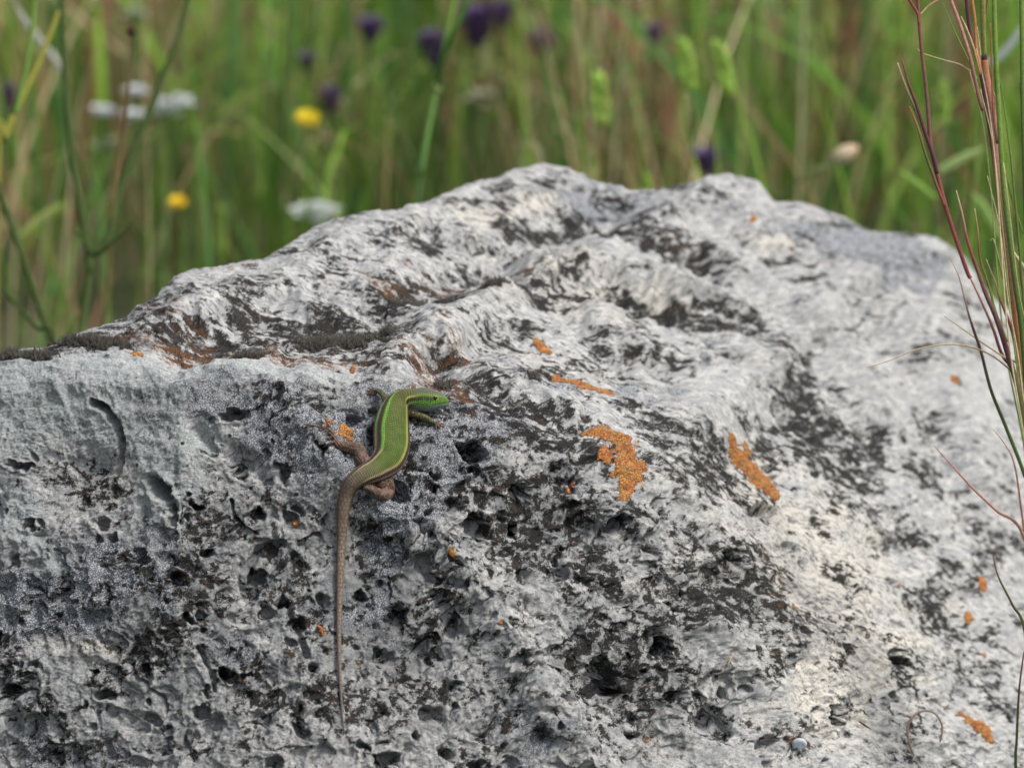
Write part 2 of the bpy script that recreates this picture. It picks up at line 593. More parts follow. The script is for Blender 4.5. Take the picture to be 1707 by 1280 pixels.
def apply_pits(H):
    c0 = 60
    dx = 1.62
    for (x, y, rx, ry, an, dep) in PITS:
        R = max(rx, ry) * 1.9 + 6
        if x - R < -40 or x + R > 1749:
            continue
        if 540 < x < 700 and 640 < y < 1240 and not (x == 652 and y == 818):
            if float(near_lizard(np.array([x]), np.array([y]))[0]) < max(rx, ry) + 3 and dep > 2.5:
                dep = 2.5
        a0, a1 = c0 + int((x - R + 40) / dx), c0 + int((x + R + 40) / dx) + 1
        S = Sil(x)
        f = (y - PYB) / (S - PYB)
        df = R / (PYB - S)
        b0, b1 = NB + int((f - df) * NV) - 4, NB + int((f + df) * NV) + 4
        b0, b1 = max(0, b0), min(NB + NV - 1, b1)
        if b1 <= b0:
            continue
        sl = (slice(a0, a1), slice(b0, b1))
        X = PXf[sl] + WX[sl] * min(1.5, rx / 5.5)
        Y = PYf[sl] + WY[sl] * min(1.5, rx / 5.5)
        a = math.radians(an)
        u = (X - x) * math.cos(a) + (Y - y) * math.sin(a)
        v = -(X - x) * math.sin(a) + (Y - y) * math.cos(a)
        q = np.sqrt((u / rx) ** 2 + (v / ry) ** 2)
        H[sl] = np.minimum(H[sl], H[sl] * 0.4 - 1.5 * dep * (1 - sst(0.45, 1.12, q)))
        RIM[sl] += 0.10 * dep * np.exp(-((q - 1.25) / 0.22) ** 2)
    for pts, w, dep in CRACKS:
        xs, ys = [p[0] for p in pts], [p[1] for p in pts]
        R = w * 3 + 4
        a0, a1 = c0 + int((min(xs) - R + 40) / dx), c0 + int((max(xs) + R + 40) / dx) + 1
        S = Sil(np.mean(xs))
        b0 = NB + int((max(ys) + R - PYB) / (S - PYB) * NV)
        b1 = NB + int((min(ys) - R - PYB) / (S - PYB) * NV)
        sl = (slice(a0, a1), slice(b0, b1))
        q = seg_dist(PXf[sl] + WX[sl] * 0.4, PYf[sl] + WY[sl] * 0.4, pts) / w
        H[sl] = np.minimum(H[sl], H[sl] * 0.5 - dep * (1 - sst(0.5, 1.1, q)))


WX = (5 * pn(U / 6, Varc / 6, 21) + 2.5 * pn(U / 2.2, Varc / 2.2, 22)).astype(np.float32)
WY = (5 * pn(U / 6, Varc / 6, 23) + 2.5 * pn(U / 2.2, Varc / 2.2, 24)).astype(np.float32)

liz = near_lizard(PXf, PYf)
W_liz = 1 - 0.75 * np.exp(-(np.maximum(liz - 14, 0) / 14) ** 2)    # calmer stone where the animal lies

n0 = gnormals(blur_rows(G, 4))
Hm = samp(mac, PXf, PYf) * (0.55 + 0.45 * W_sil) * (1 + 0.15 * W_top)
Hm = Hm + 3.2 * fbm(U / 42, Varc / 42, 3, 30) * (0.4 + 0.6 * W_sil)
# streaming waves on the top, running down to the right
ca, sa = math.cos(0.3), math.sin(0.3)
su, sv = (U * ca - Varc * sa), (U * sa + Varc * ca)
wrb = W_right * sst(480, 700, PYf)
c3, s3 = math.cos(-0.80), math.sin(-0.80)
rw = 1.6 * pn(U / 20, Varc / 20, 36)
r3u, r3v = (U * c3 - Varc * s3) + rw, (U * s3 + Varc * c3) + rw
Hm = Hm + W_top * (1 - wrb) * 2.4 * fbm((su + rw) / 34, (sv + rw) / 13, 4, 35) * 1.6 * W_sil
Hm = Hm + wrb * 2.4 * fbm(r3v / 34, r3u / 14, 4, 37) * 1.5
G1 = G + n0 * (Hm * MM)[:, :, None]
del n0
n1 = gnormals(blur_rows(G1, 2))

# ---- middle relief: scalloped hollows with sharp ribs between them
uw = U + 3 * pn(U / 9, Varc / 9, 41)
vw = Varc + 3 * pn(U / 9, Varc / 9, 42)
calm = np.exp(-(((PXf - 150) / 230) ** 2 + ((PYf - 740) / 130) ** 2) ** 2)
f1, f2, cid = worley(uw / 11.0, vw / 12.5, 2)
mask = sst(-0.15, 0.45, fbm(U / 30, Varc / 30, 2, 44) + 0.25 - 0.5 * W_right) * W_face
mask = mask * (1 - 0.8 * np.exp(-(((PXf - 130) / 110) ** 2 + ((PYf - 790) / 110) ** 2) ** 2))
mask = mask * (1 - 0.85 * calm)
H2 = -mask * 5.2 * (1 - sst(0.1, 0.75, f1)) * (0.4 + 0.9 * cid)
f1, f2, cid = worley(uw / 4.2, vw / 4.6, 5)
H2 = H2 - (1 - 0.8 * calm) * (0.35 + 0.65 * mask) * (0.35 + 0.65 * W_face) * 1.9 * (1 - sst(0.05, 0.75, f1)) * sst(0.25, 0.6, cid)
RIM = np.zeros_like(H2)
apply_pits(H2)
H2 = H2 + RIM
H2 = H2 * (W_liz if True else 1)
# the folded leg's hollow stays deep
hol = np.exp(-(((PXf - 660) / 20) ** 2 + ((PYf - 818) / 18) ** 2) ** 2)
H2 = H2 - 1.5 * hol
dirv = n1.copy()
dirv[:, :, 2] -= 0.45 * W_face          # hollows bite inward and a little upward: their roofs overhang
G2 = G1 + dirv * (H2 * MM)[:, :, None]
# ---- fine relief
fr = 1.9 * fbm(U / 6.0, Varc / 6.0, 5, 50, gain=0.64) * (0.28 + 0.72 * W_face)
fr = fr + 0.35 * wrb * fbm(r3v / 11, r3u / 4, 3, 58)
fr = fr + 0.35 * W_top * (1 - wrb) * fbm(su / 9 + 0.5 * pn(U / 7, Varc / 7, 56), sv / 3.4, 3, 55)
fr = fr + 0.40 * fbm(U / 1.3, Varc / 1.3, 2, 60)
fr = fr * (0.45 + 0.55 * (W_liz - 0.25) / 0.75)
G3 = G2 + n1 * (fr * MM)[:, :, None]
G3[:, :3, 2] = np.minimum(G3[:, :3, 2], -0.01)
NRM = gnormals(blur_rows(G3, 1))
# ---- growths on the stone, black with painted shade: hand-laid soft fields, broken by noise
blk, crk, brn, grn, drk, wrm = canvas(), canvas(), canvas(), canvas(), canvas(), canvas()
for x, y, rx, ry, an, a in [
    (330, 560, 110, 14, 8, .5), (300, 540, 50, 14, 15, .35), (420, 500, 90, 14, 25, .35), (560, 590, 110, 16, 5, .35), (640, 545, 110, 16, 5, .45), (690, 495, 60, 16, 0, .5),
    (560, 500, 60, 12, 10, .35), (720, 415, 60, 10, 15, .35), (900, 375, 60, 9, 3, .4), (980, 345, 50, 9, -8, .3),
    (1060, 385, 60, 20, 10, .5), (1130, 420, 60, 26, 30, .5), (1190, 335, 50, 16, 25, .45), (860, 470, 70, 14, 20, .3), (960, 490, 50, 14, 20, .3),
    (1120, 510, 80, 13, 10, .6), (1200, 528, 70, 11, 12, .6), (1060, 560, 60, 12, 15, .3), (1350, 440, 40, 7, 3, .5), (1345, 470, 45, 5, 3, .4),  # opens with the ledge's wedge of shade, painted as black
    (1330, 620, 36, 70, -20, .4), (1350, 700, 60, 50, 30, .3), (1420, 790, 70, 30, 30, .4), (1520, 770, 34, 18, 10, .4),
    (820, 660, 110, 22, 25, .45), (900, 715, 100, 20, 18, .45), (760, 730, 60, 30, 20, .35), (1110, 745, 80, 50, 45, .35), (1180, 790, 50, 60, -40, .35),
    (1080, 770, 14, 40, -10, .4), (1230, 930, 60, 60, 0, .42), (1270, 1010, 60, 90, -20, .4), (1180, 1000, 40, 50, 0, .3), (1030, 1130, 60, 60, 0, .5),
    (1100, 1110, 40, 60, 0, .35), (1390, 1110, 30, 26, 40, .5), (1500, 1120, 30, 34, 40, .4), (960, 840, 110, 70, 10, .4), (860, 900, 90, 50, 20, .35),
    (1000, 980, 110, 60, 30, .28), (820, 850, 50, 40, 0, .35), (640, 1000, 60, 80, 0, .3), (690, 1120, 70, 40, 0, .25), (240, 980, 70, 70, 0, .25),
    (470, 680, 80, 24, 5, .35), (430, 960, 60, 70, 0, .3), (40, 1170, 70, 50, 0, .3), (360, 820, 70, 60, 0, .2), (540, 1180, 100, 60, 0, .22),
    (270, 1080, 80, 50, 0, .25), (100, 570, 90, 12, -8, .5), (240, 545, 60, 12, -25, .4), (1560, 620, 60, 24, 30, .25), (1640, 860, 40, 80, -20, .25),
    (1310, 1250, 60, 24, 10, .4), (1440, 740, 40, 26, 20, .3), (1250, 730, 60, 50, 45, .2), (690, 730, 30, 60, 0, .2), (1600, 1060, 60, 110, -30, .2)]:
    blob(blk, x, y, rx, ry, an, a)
for x, y, rx, ry, an, a in [
    (620, 740, 120, 80, 0, .8), (730, 760, 80, 70, 0, .8), (480, 720, 70, 60, 0, .6), (250, 950, 90, 60, 0, .8), (50, 1010, 90, 60, 0, .9),
    (640, 900, 40, 60, 0, .6), (820, 690, 120, 26, 25, .5), (360, 670, 120, 40, 0, .4), (620, 1010, 60, 60, 0, .4), (900, 640, 90, 30, 20, .3),
    (400, 1100, 80, 60, 0, .35), (1080, 660, 90, 26, 10, .3), (1180, 560, 90, 18, 8, .3), (1000, 330, 110, 26, 5, .7), (1400, 400, 140, 30, 12, .5),
    (150, 1000, 60, 60, 0, .5), (700, 840, 50, 60, 0, .4), (1500, 440, 90, 40, 20, .5), (80, 1260, 120, 50, 0, .4), (900, 1230, 90, 50, 0, .4)]:
    blob(crk, x, y, rx, ry, an, a)
for x, y, rx, ry, an, a in [
    (280, 568, 80, 12, 5, .7), (420, 585, 110, 12, 6, .6), (560, 600, 110, 12, 4, .45), (700, 600, 60, 22, 30, .6), (740, 640, 70, 18, 35, .7), (690, 660, 40, 24, 0, .5),
    (640, 465, 40, 9, 10, .7), (800, 465, 80, 9, 0, .7), (660, 430, 60, 9, 20, .4), (760, 575, 60, 20, 30, .45), (390, 450, 26, 7, 0, .4),
    (640, 690, 26, 24, 0, .5), (330, 548, 40, 14, 10, .4), (1130, 400, 50, 20, 20, .25), (1300, 940, 50, 50, 0, .25), (1320, 1010, 30, 24, 0, .35), (1250, 370, 16, 8, 0, .6),
    (1290, 410, 60, 12, 20, .25), (290, 520, 40, 10, 0, .4), (560, 1100, 60, 40, 0, .2), (1100, 1240, 50, 30, 0, .35), (1330, 1230, 50, 30, 0, .3), (180, 930, 60, 40, 0, .12)]:
    blob(brn, x, y, rx, ry, an, a)
for x, y, rx, ry, an, a in [
    (110, 680, 230, 80, 5, .9), (300, 760, 60, 90, 0, .8), (40, 850, 80, 70, 0, .8), (330, 610, 220, 24, 3, .7), (240, 850, 40, 40, 0, .6), (120, 940, 60, 30, 0, .7),
    (520, 630, 90, 20, 0, .4), (560, 790, 80, 50, 0, .3)]:
    blob(grn, x, y, rx, ry, an, a)
blob(grn, 120, 800, 62, 66, 10, -1.0)
for x, y, rx, ry, an, a in [
    (640, 1020, 110, 120, 0, .6), (950, 860, 130, 90, 15, .5), (1060, 1120, 130, 100, 0, .5), (300, 1000, 340, 140, 0, .35), (280, 1210, 340, 100, 0, .35), (1210, 990, 90, 120, -20, .4),
    (420, 870, 120, 100, 0, .35), (800, 1230, 140, 70, 0, .3), (1250, 640, 60, 80, -30, .15), (1340, 1060, 60, 60, 0, .35), (700, 510, 240, 40, -10, .25), (1420, 770, 90, 60, 30, .2)]:
    blob(drk, x, y, rx, ry, an, a)
for x, y, rx, ry, an, a in [
    (1350, 900, 260, 130, 35, .6), (1000, 480, 220, 60, 5, .5), (1290, 410, 60, 14, 20, .9), (800, 360, 120, 26, 0, .5), (1380, 1150, 140, 130, 30, .6), (720, 930, 60, 80, 0, .3),
    (160, 790, 60, 50, 0, .5), (960, 610, 120, 26, 10, .4), (150, 1070, 80, 40, 0, .6), (1080, 980, 90, 40, 0, .3), (900, 330, 60, 20, 0, .5)]:
    blob(wrm, x, y, rx, ry, an, a)

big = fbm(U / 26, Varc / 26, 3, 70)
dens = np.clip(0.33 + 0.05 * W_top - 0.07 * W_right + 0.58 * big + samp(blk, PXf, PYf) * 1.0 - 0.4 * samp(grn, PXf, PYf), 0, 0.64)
ca2, sa2 = math.cos(0.30), math.sin(0.30)
ut, vt = U + 1.3 * pn(U / 14, Varc / 14, 72), Varc + 1.3 * pn(U / 14, Varc / 14, 73)
s2u, s2v = (ut * ca2 - vt * sa2), (ut * sa2 + vt * ca2)
wq = 0.5 * pn(U / 4, Varc / 4, 74)
stk = fbm(s2u / 13 + wq * 0.3, s2v / 4.4 + wq * 0.3, 5, 75, gain=0.72)
ca3, sa3 = math.cos(-0.80), math.sin(-0.80)
s3u, s3v = (ut * ca3 - vt * sa3), (ut * sa3 + vt * ca3)
stk3 = fbm(s3v / 10 + wq * 0.3, s3u / 4.2 + wq * 0.3, 5, 77, gain=0.72)
blot = fbm(uw / 5.5, vw / 5.5, 5, 79, gain=0.72)
wr = W_right * sst(520, 760, PYf)
w_st, w_rt = (W_top * (1 - wr)).astype(np.float32), wr.astype(np.float32)
aniso = w_st * (0.72 * stk + 0.42 * blot) + W_face * (1 - wr) * blot + wr * (0.7 * stk3 + 0.4 * blot)
fold = samp(mac, PXf, PYf)
m_blk = (dens - 0.5) * 0.80 + 0.85 * aniso - 0.015 * np.clip(fold, -6, 6) * W_top  # shade painted in: more black in fold hollows, less on crests
m_crk = samp(crk, PXf, PYf) + 0.5 * fbm(uw / 16, vw / 16, 3, 81)
m_brn = 0.95 * samp(brn, PXf, PYf) + 0.55 * (W_top * stk + W_face * blot) + 0.04 + 0.35 * fbm(uw / 5, vw / 3, 3, 83)
m_brn = np.minimum(m_brn, 0.50 + 0.25 * fbm(uw / 4, vw / 2.5, 2, 89))
m_grn = samp(grn, PXf, PYf) + 0.28 * blot
m_drk = samp(drk, PXf, PYf) + 0.5 * fbm(uw / 12, vw / 12, 4, 85, gain=0.6)
m_wrm = samp(wrm, PXf, PYf) + 0.5 * fbm(uw / 20, vw / 20, 3, 87)


def rock_material():
    s = N('weathered_limestone')
    A = s.n('ShaderNodeAttribute', attribute_name='growth_shade_a')
    B = s.n('ShaderNodeAttribute', attribute_name='growth_b')
    SU = s.n('ShaderNodeAttribute', attribute_name='stone_mm').outputs['Vector']
    a = s.n('ShaderNodeSeparateColor', {'Color': A.outputs['Color']})
    b = s.n('ShaderNodeSeparateColor', {'Color': B.outputs['Color']})
    blk_, crk_, brn_ = a.outputs[0], a.outputs[1], a.outputs[2]
    grn_, drk_, wrm_ = b.outputs[0], b.outputs[1], b.outputs[2]
    C_ = s.n('ShaderNodeSeparateColor', {'Color': s.n('ShaderNodeAttribute', attribute_name='growth_c').outputs['Color']})

    def stretched(ang, sx, sy, sc, det, ro):
        mp = s.n('ShaderNodeMapping', {'Vector': s.n('ShaderNodeVectorRotate', {'Vector': SU, 'Angle': ang}, rotation_type='Z_AXIS'), 'Scale': (sx, sy, 0.3)})
        return s.noise(mp, sc, det, ro)
    n_i = s.noise(SU, 0.45, 7, 0.76)
    n_t = stretched(0.30, 0.60, 1.2, 0.42, 6, 0.72)
    n_r = stretched(-0.75, 1.2, 0.6, 0.42, 6, 0.72)

    def lerp(f, p, q):
        return s.math('ADD', p, s.math('MULTIPLY', f, s.math('SUBTRACT', q, p)))
    n_d = s.noise(SU, 3.4, 2, 0.6)
    n_a = lerp(C_.outputs[1], lerp(C_.outputs[0], n_i, n_t), n_r)
    n_b = s.noise(SU, 1.6, 4, 0.65)
    n_c = s.noise(SU, 0.13, 4, 0.6)
    # pale stone
    c = s.mix(s.step(n_c, .35, .65), (0.30, 0.305, 0.305), (0.45, 0.445, 0.43))
    c = s.mix(s.step(s.math('ADD', wrm_, s.math('MULTIPLY', s.math('SUBTRACT', n_a, 0.5), 1.0)), .1, .7), c, (0.49, 0.465, 0.41))
    c = s.mix(s.math('MULTIPLY', s.step(n_a, .44, .58), 0.6), c, (0.24, 0.25, 0.26))
    # grey film
    dk = s.step(s.math('ADD', drk_, s.math('MULTIPLY', s.math('SUBTRACT', n_a, 0.5), 2.0)), .0, .6)
    c = s.mix(s.math('MULTIPLY', dk, 0.78), c, (0.175, 0.18, 0.185))
    # grey-green crust (top left)
    gr = s.step(s.math('ADD', grn_, s.math('MULTIPLY', s.math('SUBTRACT', n_a, 0.5), 0.7)), .25, .5)
    gcol = s.mix(s.step(n_b, .4, .62), (0.27, 0.295, 0.295), (0.45, 0.475, 0.47))
    vg = s.n('ShaderNodeTexVoronoi', {'Vector': SU, 'Scale': 1.3, 'Randomness': 1.0}, feature='DISTANCE_TO_EDGE')
    gcol = s.mix(s.step(vg.outputs['Distance'], .10, .0, 0, .55), gcol, (0.10, 0.11, 0.10))
    c = s.mix(s.math('MULTIPLY', gr, 0.8), c, gcol)
    # blue-white areolate crust, cracked into tiny plates over a black ground
    vor = s.n('ShaderNodeTexVoronoi', {'Vector': SU, 'Scale': 0.95, 'Randomness': 1.0}, feature='DISTANCE_TO_EDGE')
    vor2 = s.n('ShaderNodeTexVoronoi', {'Vector': SU, 'Scale': 0.95, 'Randomness': 1.0}, feature='F1')
    ck = s.step(s.math('ADD', crk_, s.math('MULTIPLY', s.math('SUBTRACT', n_a, 0.5), 1.0)), .12, .42)
    plate = s.step(vor.outputs['Distance'], .03, .14)
    dens = s.step(s.math('ADD', s.math('MULTIPLY', n_b, 0.5), n_a), .62, .92)
    pc = s.mix(dens, (0.48, 0.50, 0.53), (0.19, 0.20, 0.225))
    pc = s.mix(s.math('MULTIPLY', s.n('ShaderNodeSeparateColor', {'Color': vor2.outputs['Color']}).outputs[0], 0.5), pc, (0.40, 0.42, 0.45))
    pc = s.mix(plate, (0.035, 0.04, 0.055), pc)
    c = s.mix(s.math('MULTIPLY', ck, 0.85), c, pc)
    # hairline craze everywhere
    vor3 = s.n('ShaderNodeTexVoronoi', {'Vector': SU, 'Scale': 0.55, 'Randomness': 1.0}, feature='DISTANCE_TO_EDGE')
    cr2 = s.math('MULTIPLY', s.step(vor3.outputs['Distance'], .045, .0), s.step(n_c, .45, .6))
    c = s.mix(s.math('MULTIPLY', cr2, 0.35), c, (0.12, 0.12, 0.12))
    # black crust, with the painted ledge and fold shade
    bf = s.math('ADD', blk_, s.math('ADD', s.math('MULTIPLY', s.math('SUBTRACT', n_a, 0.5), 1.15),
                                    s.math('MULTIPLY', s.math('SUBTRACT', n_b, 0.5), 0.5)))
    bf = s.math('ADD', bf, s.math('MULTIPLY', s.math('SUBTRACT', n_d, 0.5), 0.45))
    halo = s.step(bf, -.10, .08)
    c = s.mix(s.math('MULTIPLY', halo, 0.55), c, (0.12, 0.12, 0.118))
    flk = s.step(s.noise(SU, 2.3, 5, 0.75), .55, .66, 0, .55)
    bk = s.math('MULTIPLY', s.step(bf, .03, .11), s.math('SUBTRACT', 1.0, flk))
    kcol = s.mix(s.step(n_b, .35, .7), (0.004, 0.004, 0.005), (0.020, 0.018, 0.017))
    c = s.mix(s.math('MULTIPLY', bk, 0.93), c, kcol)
    # rust-brown growth
    bn = s.step(s.math('ADD', brn_, s.math('ADD', s.math('MULTIPLY', s.math('SUBTRACT', n_b, 0.5), 1.3), s.math('MULTIPLY', s.math('SUBTRACT', n_a, 0.5), 1.6))), .40, .58)
    bcol = s.mix(s.step(n_d, .46, .62), (0.085, 0.045, 0.022), (0.34, 0.135, 0.035))
    c = s.mix(s.math('MULTIPLY', bn, 0.85), c, bcol)
    # peppery specks
    sp = s.math('MULTIPLY', s.step(n_d, .54, .62), s.step(n_a, .42, .56))
    c = s.mix(s.math('MULTIPLY', sp, 0.75), c, (0.06, 0.058, 0.055))
    # tiny rusty flecks
    fl = s.math('MULTIPLY', s.step(s.noise(SU, 0.9, 2, 0.5), .65, .72), s.step(n_c, .48, .60))
    c = s.mix(s.math('MULTIPLY', fl, 0.7), c, (0.36, 0.16, 0.05))
    s.put(s.b.inputs['Base Color'], c)
    s.b.inputs['Roughness'].default_value = 0.9
    s.b.inputs['Specular IOR Level'].default_value = 0.04
    h = s.math('ADD', s.math('MULTIPLY', n_a, 0.9), s.math('MULTIPLY', n_b, 0.45))
    h = s.math('ADD', h, s.math('MULTIPLY', n_d, 0.2))
    h = s.math('ADD', h, s.math('MULTIPLY', s.math('MULTIPLY', ck, plate), 0.35))
    h = s.math('MULTIPLY', h, s.math('SUBTRACT', 1.0, s.math('MULTIPLY', s.math('ADD', C_.outputs[0], C_.outputs[1]), 0.45)))
    h = s.math('ADD', h, s.math('MULTIPLY', bk, -0.25))
    bp = s.n('ShaderNodeBump', {'Strength': 1.0, 'Distance': 0.0013, 'Height': h})
    s.put(s.b.inputs['Normal'], bp.outputs[0])
    return s.mat


M_ROCK = rock_material()


def grid_quads(nc, nr):
    i = np.arange(nc - 1)[:, None] * nr
    j = np.arange(nr - 1)[None, :]
    return np.stack([i + j, i + nr + j, i + nr + j + 1, i + j + 1], -1).reshape(-1, 4)


GV = G3.reshape(-1, 3)
GQ = grid_quads(NCOL, NR)
# close both ends of the stone
endsV, endsT = [], []
k0 = len(GV)
for e, ci in enumerate((0, NCOL - 1)):
    idx = ci * NR + np.arange(NR)
    cen = GV[idx].mean(0)
    endsV.append(cen)
    a_, b_ = idx[:-1], idx[1:]
    c_ = np.full(len(a_), k0 + e)
    endsT.append(np.stack([a_, b_, c_] if e == 0 else [b_, a_, c_], -1))
    endsT.append(np.array([[idx[-1], idx[0], k0 + e]] if e == 0 else [[idx[0], idx[-1], k0 + e]]))
VV = np.vstack([GV, np.array(endsV)])
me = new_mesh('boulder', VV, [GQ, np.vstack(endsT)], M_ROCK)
ex = lambda a: np.concatenate([a.reshape(-1), np.zeros(2, np.float32)])
add_color(me, 'growth_shade_a', np.stack([ex(m_blk), ex(m_crk), ex(m_brn)], -1))
add_color(me, 'growth_b', np.stack([ex(m_grn), ex(m_drk), ex(m_wrm)], -1))
add_color(me, 'growth_c', np.stack([ex(w_st), ex(w_rt), ex(w_rt)], -1))
add_vec(me, 'stone_mm', np.stack([ex(U), ex(Varc), ex((1.1 * (H2 + fr)).astype(np.float32))], -1))
boulder = link('boulder', me)
tag(boulder, 'large pale limestone boulder, pitted, streaked with black and orange lichen, under the lizard', 'boulder')
print('rock verts', len(VV))

# ---- lookup: where the stone's surface is, seen along the view axis
relv = (G3[:, NB:NB + NV] - CAM)
dep = relv @ FWD
ix = 853.5 + (relv @ RGT) / dep / KPX
iy = 640 - (relv @ UPV) / dep / KPX
LZ = np.full((330, 470), 9.0, np.float32)          # 4 px cells
gi = np.clip(((iy + 20) / 4).astype(int), 0, 329)
gj = np.clip(((ix + 60) / 4).astype(int), 0, 469)
np.minimum.at(LZ, (gi.ravel(), gj.ravel()), dep.ravel().astype(np.float32))


def surf_depth(px, py, r=2):
    i, j = int((py + 20) / 4), int((px + 60) / 4)
    w = LZ[max(0, i - r):i + r + 1, max(0, j - r):j + r + 1]
    w = w[w < 5]
    return float(np.mean(w)) if len(w) else 2.0


def min_depth(px, py, r=1):
    i, j = int((py + 20) / 4), int((px + 60) / 4)
    w = LZ[max(0, i - r):i + r + 1, max(0, j - r):j + r + 1]
    return float(w.min())


# ---- lichen patches: thick crusts that follow the stone, each its own piece
def lichen_material():
    s = N('orange_lichen')
    SU = s.n('ShaderNodeAttribute', attribute_name='stone_mm').outputs['Vector']
    n1_ = s.noise(SU, 0.5, 5, 0.6)
    n2_ = s.noise(SU, 0.16, 3, 0.5)
    v = s.n('ShaderNodeTexVoronoi', {'Vector': SU, 'Scale': 0.9, 'Randomness': 1.0}, feature='DISTANCE_TO_EDGE')
    c = s.mix(s.step(n2_, .42, .58), (0.40, 0.155, 0.028), (0.31, 0.08, 0.018))
    c = s.mix(s.step(n1_, .42, .64), c, (0.46, 0.20, 0.045))
    c = s.mix(s.step(s.noise(SU, 0.28, 4, 0.6), .50, .60, 0, .8), c, (0.27, 0.15, 0.04))
    c = s.mix(s.step(s.noise(SU, 1.1, 4, 0.7), .56, .66, 0, .75), c, (0.16, 0.085, 0.03))
    c = s.mix(s.math('MULTIPLY', s.step(v.outputs['Distance'], .10, .0), s.step(s.noise(SU, 0.35, 3, 0.6), .40, .58)), c, (0.07, 0.03, 0.012))
    s.put(s.b.inputs['Base Color'], c)
    s.b.inputs['Roughness'].default_value = 0.85
    h = s.math('ADD', n1_, s.step(v.outputs['Distance'], .0, .2))
    s.put(s.b.inputs['Normal'], s.n('ShaderNodeBump', {'Strength': 1.0, 'Distance': 0.0006, 'Height': h}).outputs[0])
    return s.mat


M_LICHEN = lichen_material()
LICHENS = [
    ([(972, 727, 6), (1000, 730, 10), (1022, 742, 13), (1034, 760, 18), (1042, 782, 23), (1052, 800, 23), (1046, 818, 13)], 'bright orange lichen patch, the largest, right of the lizard'),
    ([(1000, 760, 10), (1010, 766, 9)], None),
    ([(926, 626, 6), (945, 634, 9), (972, 645, 11), (995, 652, 11), (1018, 660, 8)], 'flat rust orange lichen streak above the largest patch'),
    ([(1210, 736, 6), (1222, 750, 9), (1240, 766, 11), (1258, 782, 15), (1275, 798, 17), (1290, 812, 14), (1298, 826, 7)], 'long orange lichen patch on the right slope'),
    ([(1240, 742, 5), (1248, 755, 6)], None),
    ([(574, 712, 9), (582, 720, 8), (570, 728, 8)], 'small bright orange lichen by the lizard\'s hind toes'),
    ([(552, 706, 5), (556, 712, 5)], None), ([(545, 724, 5)], None), ([(588, 734, 5), (580, 733, 5)], None),
    ([(898, 555, 5), (912, 563, 7), (925, 570, 4)], None),
    ([(1608, 1186, 6), (1622, 1205, 13), (1638, 1222, 12), (1650, 1236, 6)], 'deep orange pointed lichen patch low at the right'),
    ([(746, 930, 5), (750, 938, 6)], None), ([(966, 798, 5)], None), ([(953, 802, 4)], None), ([(1574, 646, 8), (1582, 652, 6)], None),
    ([(532, 1040, 5), (538, 1049, 6)], None), ([(494, 875, 6)], None), ([(1636, 965, 6), (1640, 980, 6)], None), ([(1620, 1015, 5), (1626, 1028, 5)], None),
    ([(1318, 1018, 5)], None), ([(222, 584, 7), (232, 584, 6)], None), ([(588, 611, 6)], None), ([(828, 1052, 5)], None), ([(1645, 1088, 5)], None), ([(1252, 372, 7)], None),
    ([(1508, 968, 4)], None), ([(38, 874, 4)], None),
]


def surface_patch(name, mask_fn, lift, mat, box, parent):
    x0, x1, y0, y1 = box
    a0 = max(60, 60 + int((x0 + 40) / 1.62))
    a1 = min(NCOL - 34, 60 + int((x1 + 40) / 1.62) + 1)
    S = Sil((x0 + x1) / 2)
    Smin = min(Sil(x0), Sil(x1), S)
    Smax = max(Sil(x0), Sil(x1), S)
    b0 = NB + max(0, int((y1 - PYB) / (Smin - PYB) * NV) - 8)
    b1 = NB + min(NV - 1, int((y0 - PYB) / (Smax - PYB) * NV) + 8)
    if Smax > y0:
        b1 = NB + NV + 3
    sl = (slice(a0, a1), slice(b0, b1))
    X, Y = PXf[sl], PYf[sl]
    f = mask_fn(X, Y, U[sl], Varc[sl])
    nn = f.shape
    keep = f < 1
    q = grid_quads(nn[0], nn[1])
    qk = keep.reshape(-1)[q].all(axis=1)
    q = q[qk]
    if not len(q):
        return None
    h = lift(f, U[sl], Varc[sl])
    V = (G3[sl] + NRM[sl] * (h * MM)[:, :, None]).reshape(-1, 3)
    used = np.unique(q)
    rem = np.full(len(V), -1)
    rem[used] = np.arange(len(used))
    me = new_mesh(name, V[used], rem[q], mat)
    add_vec(me, 'stone_mm', np.stack([U[sl].ravel()[used], Varc[sl].ravel()[used], 0 * used], -1))
    return link(name, me, parent), V, f.reshape(-1), NRM[sl].reshape(-1, 3)


def chain_q(X, Y, pts):
    q = np.full(X.shape, 9.0)
    if len(pts) == 1:
        pts = pts * 2
    for (xa, ya, ra), (xb, yb, rb) in zip(pts[:-1], pts[1:]):
        dx, dy = xb - xa, yb - ya
        t = np.clip(((X - xa) * dx + (Y - ya) * dy) / (dx * dx + dy * dy + 1e-6), 0, 1)
        q = np.minimum(q, np.hypot(X - xa - t * dx, Y - ya - t * dy) / (ra + t * (rb - ra)))
    return q


for pts, lab in LICHENS:
    xs, ys, rs = zip(*pts)
    m = max(rs) * 2 + 4

    def mf(X, Y, u, v, pts=pts):
        return chain_q(X, Y, pts) + 0.30 * pn(u / 2.2, v / 2.2, 90) + 0.2 * pn(u / 0.8, v / 0.8, 91) + 0.35 * pn(u / 5, v / 5, 92)

    def lf(f, u, v):
        w1, _, _ = worley(u / 1.4, v / 1.4, 3)
        return np.where(f > 0.86, -0.3, 0.25 + 0.35 * np.sqrt(np.clip(1 - f, 0, 1)) + 0.12 * (0.6 - w1) + 0.45 * fbm(u / 1.6, v / 1.6, 3, 93))
    r = surface_patch('lichen_patch', mf, lf, M_LICHEN, (min(xs) - m, max(xs) + m, min(ys) - m, max(ys) + m), boulder)
    if r and lab:
        tag(r[0], lab)

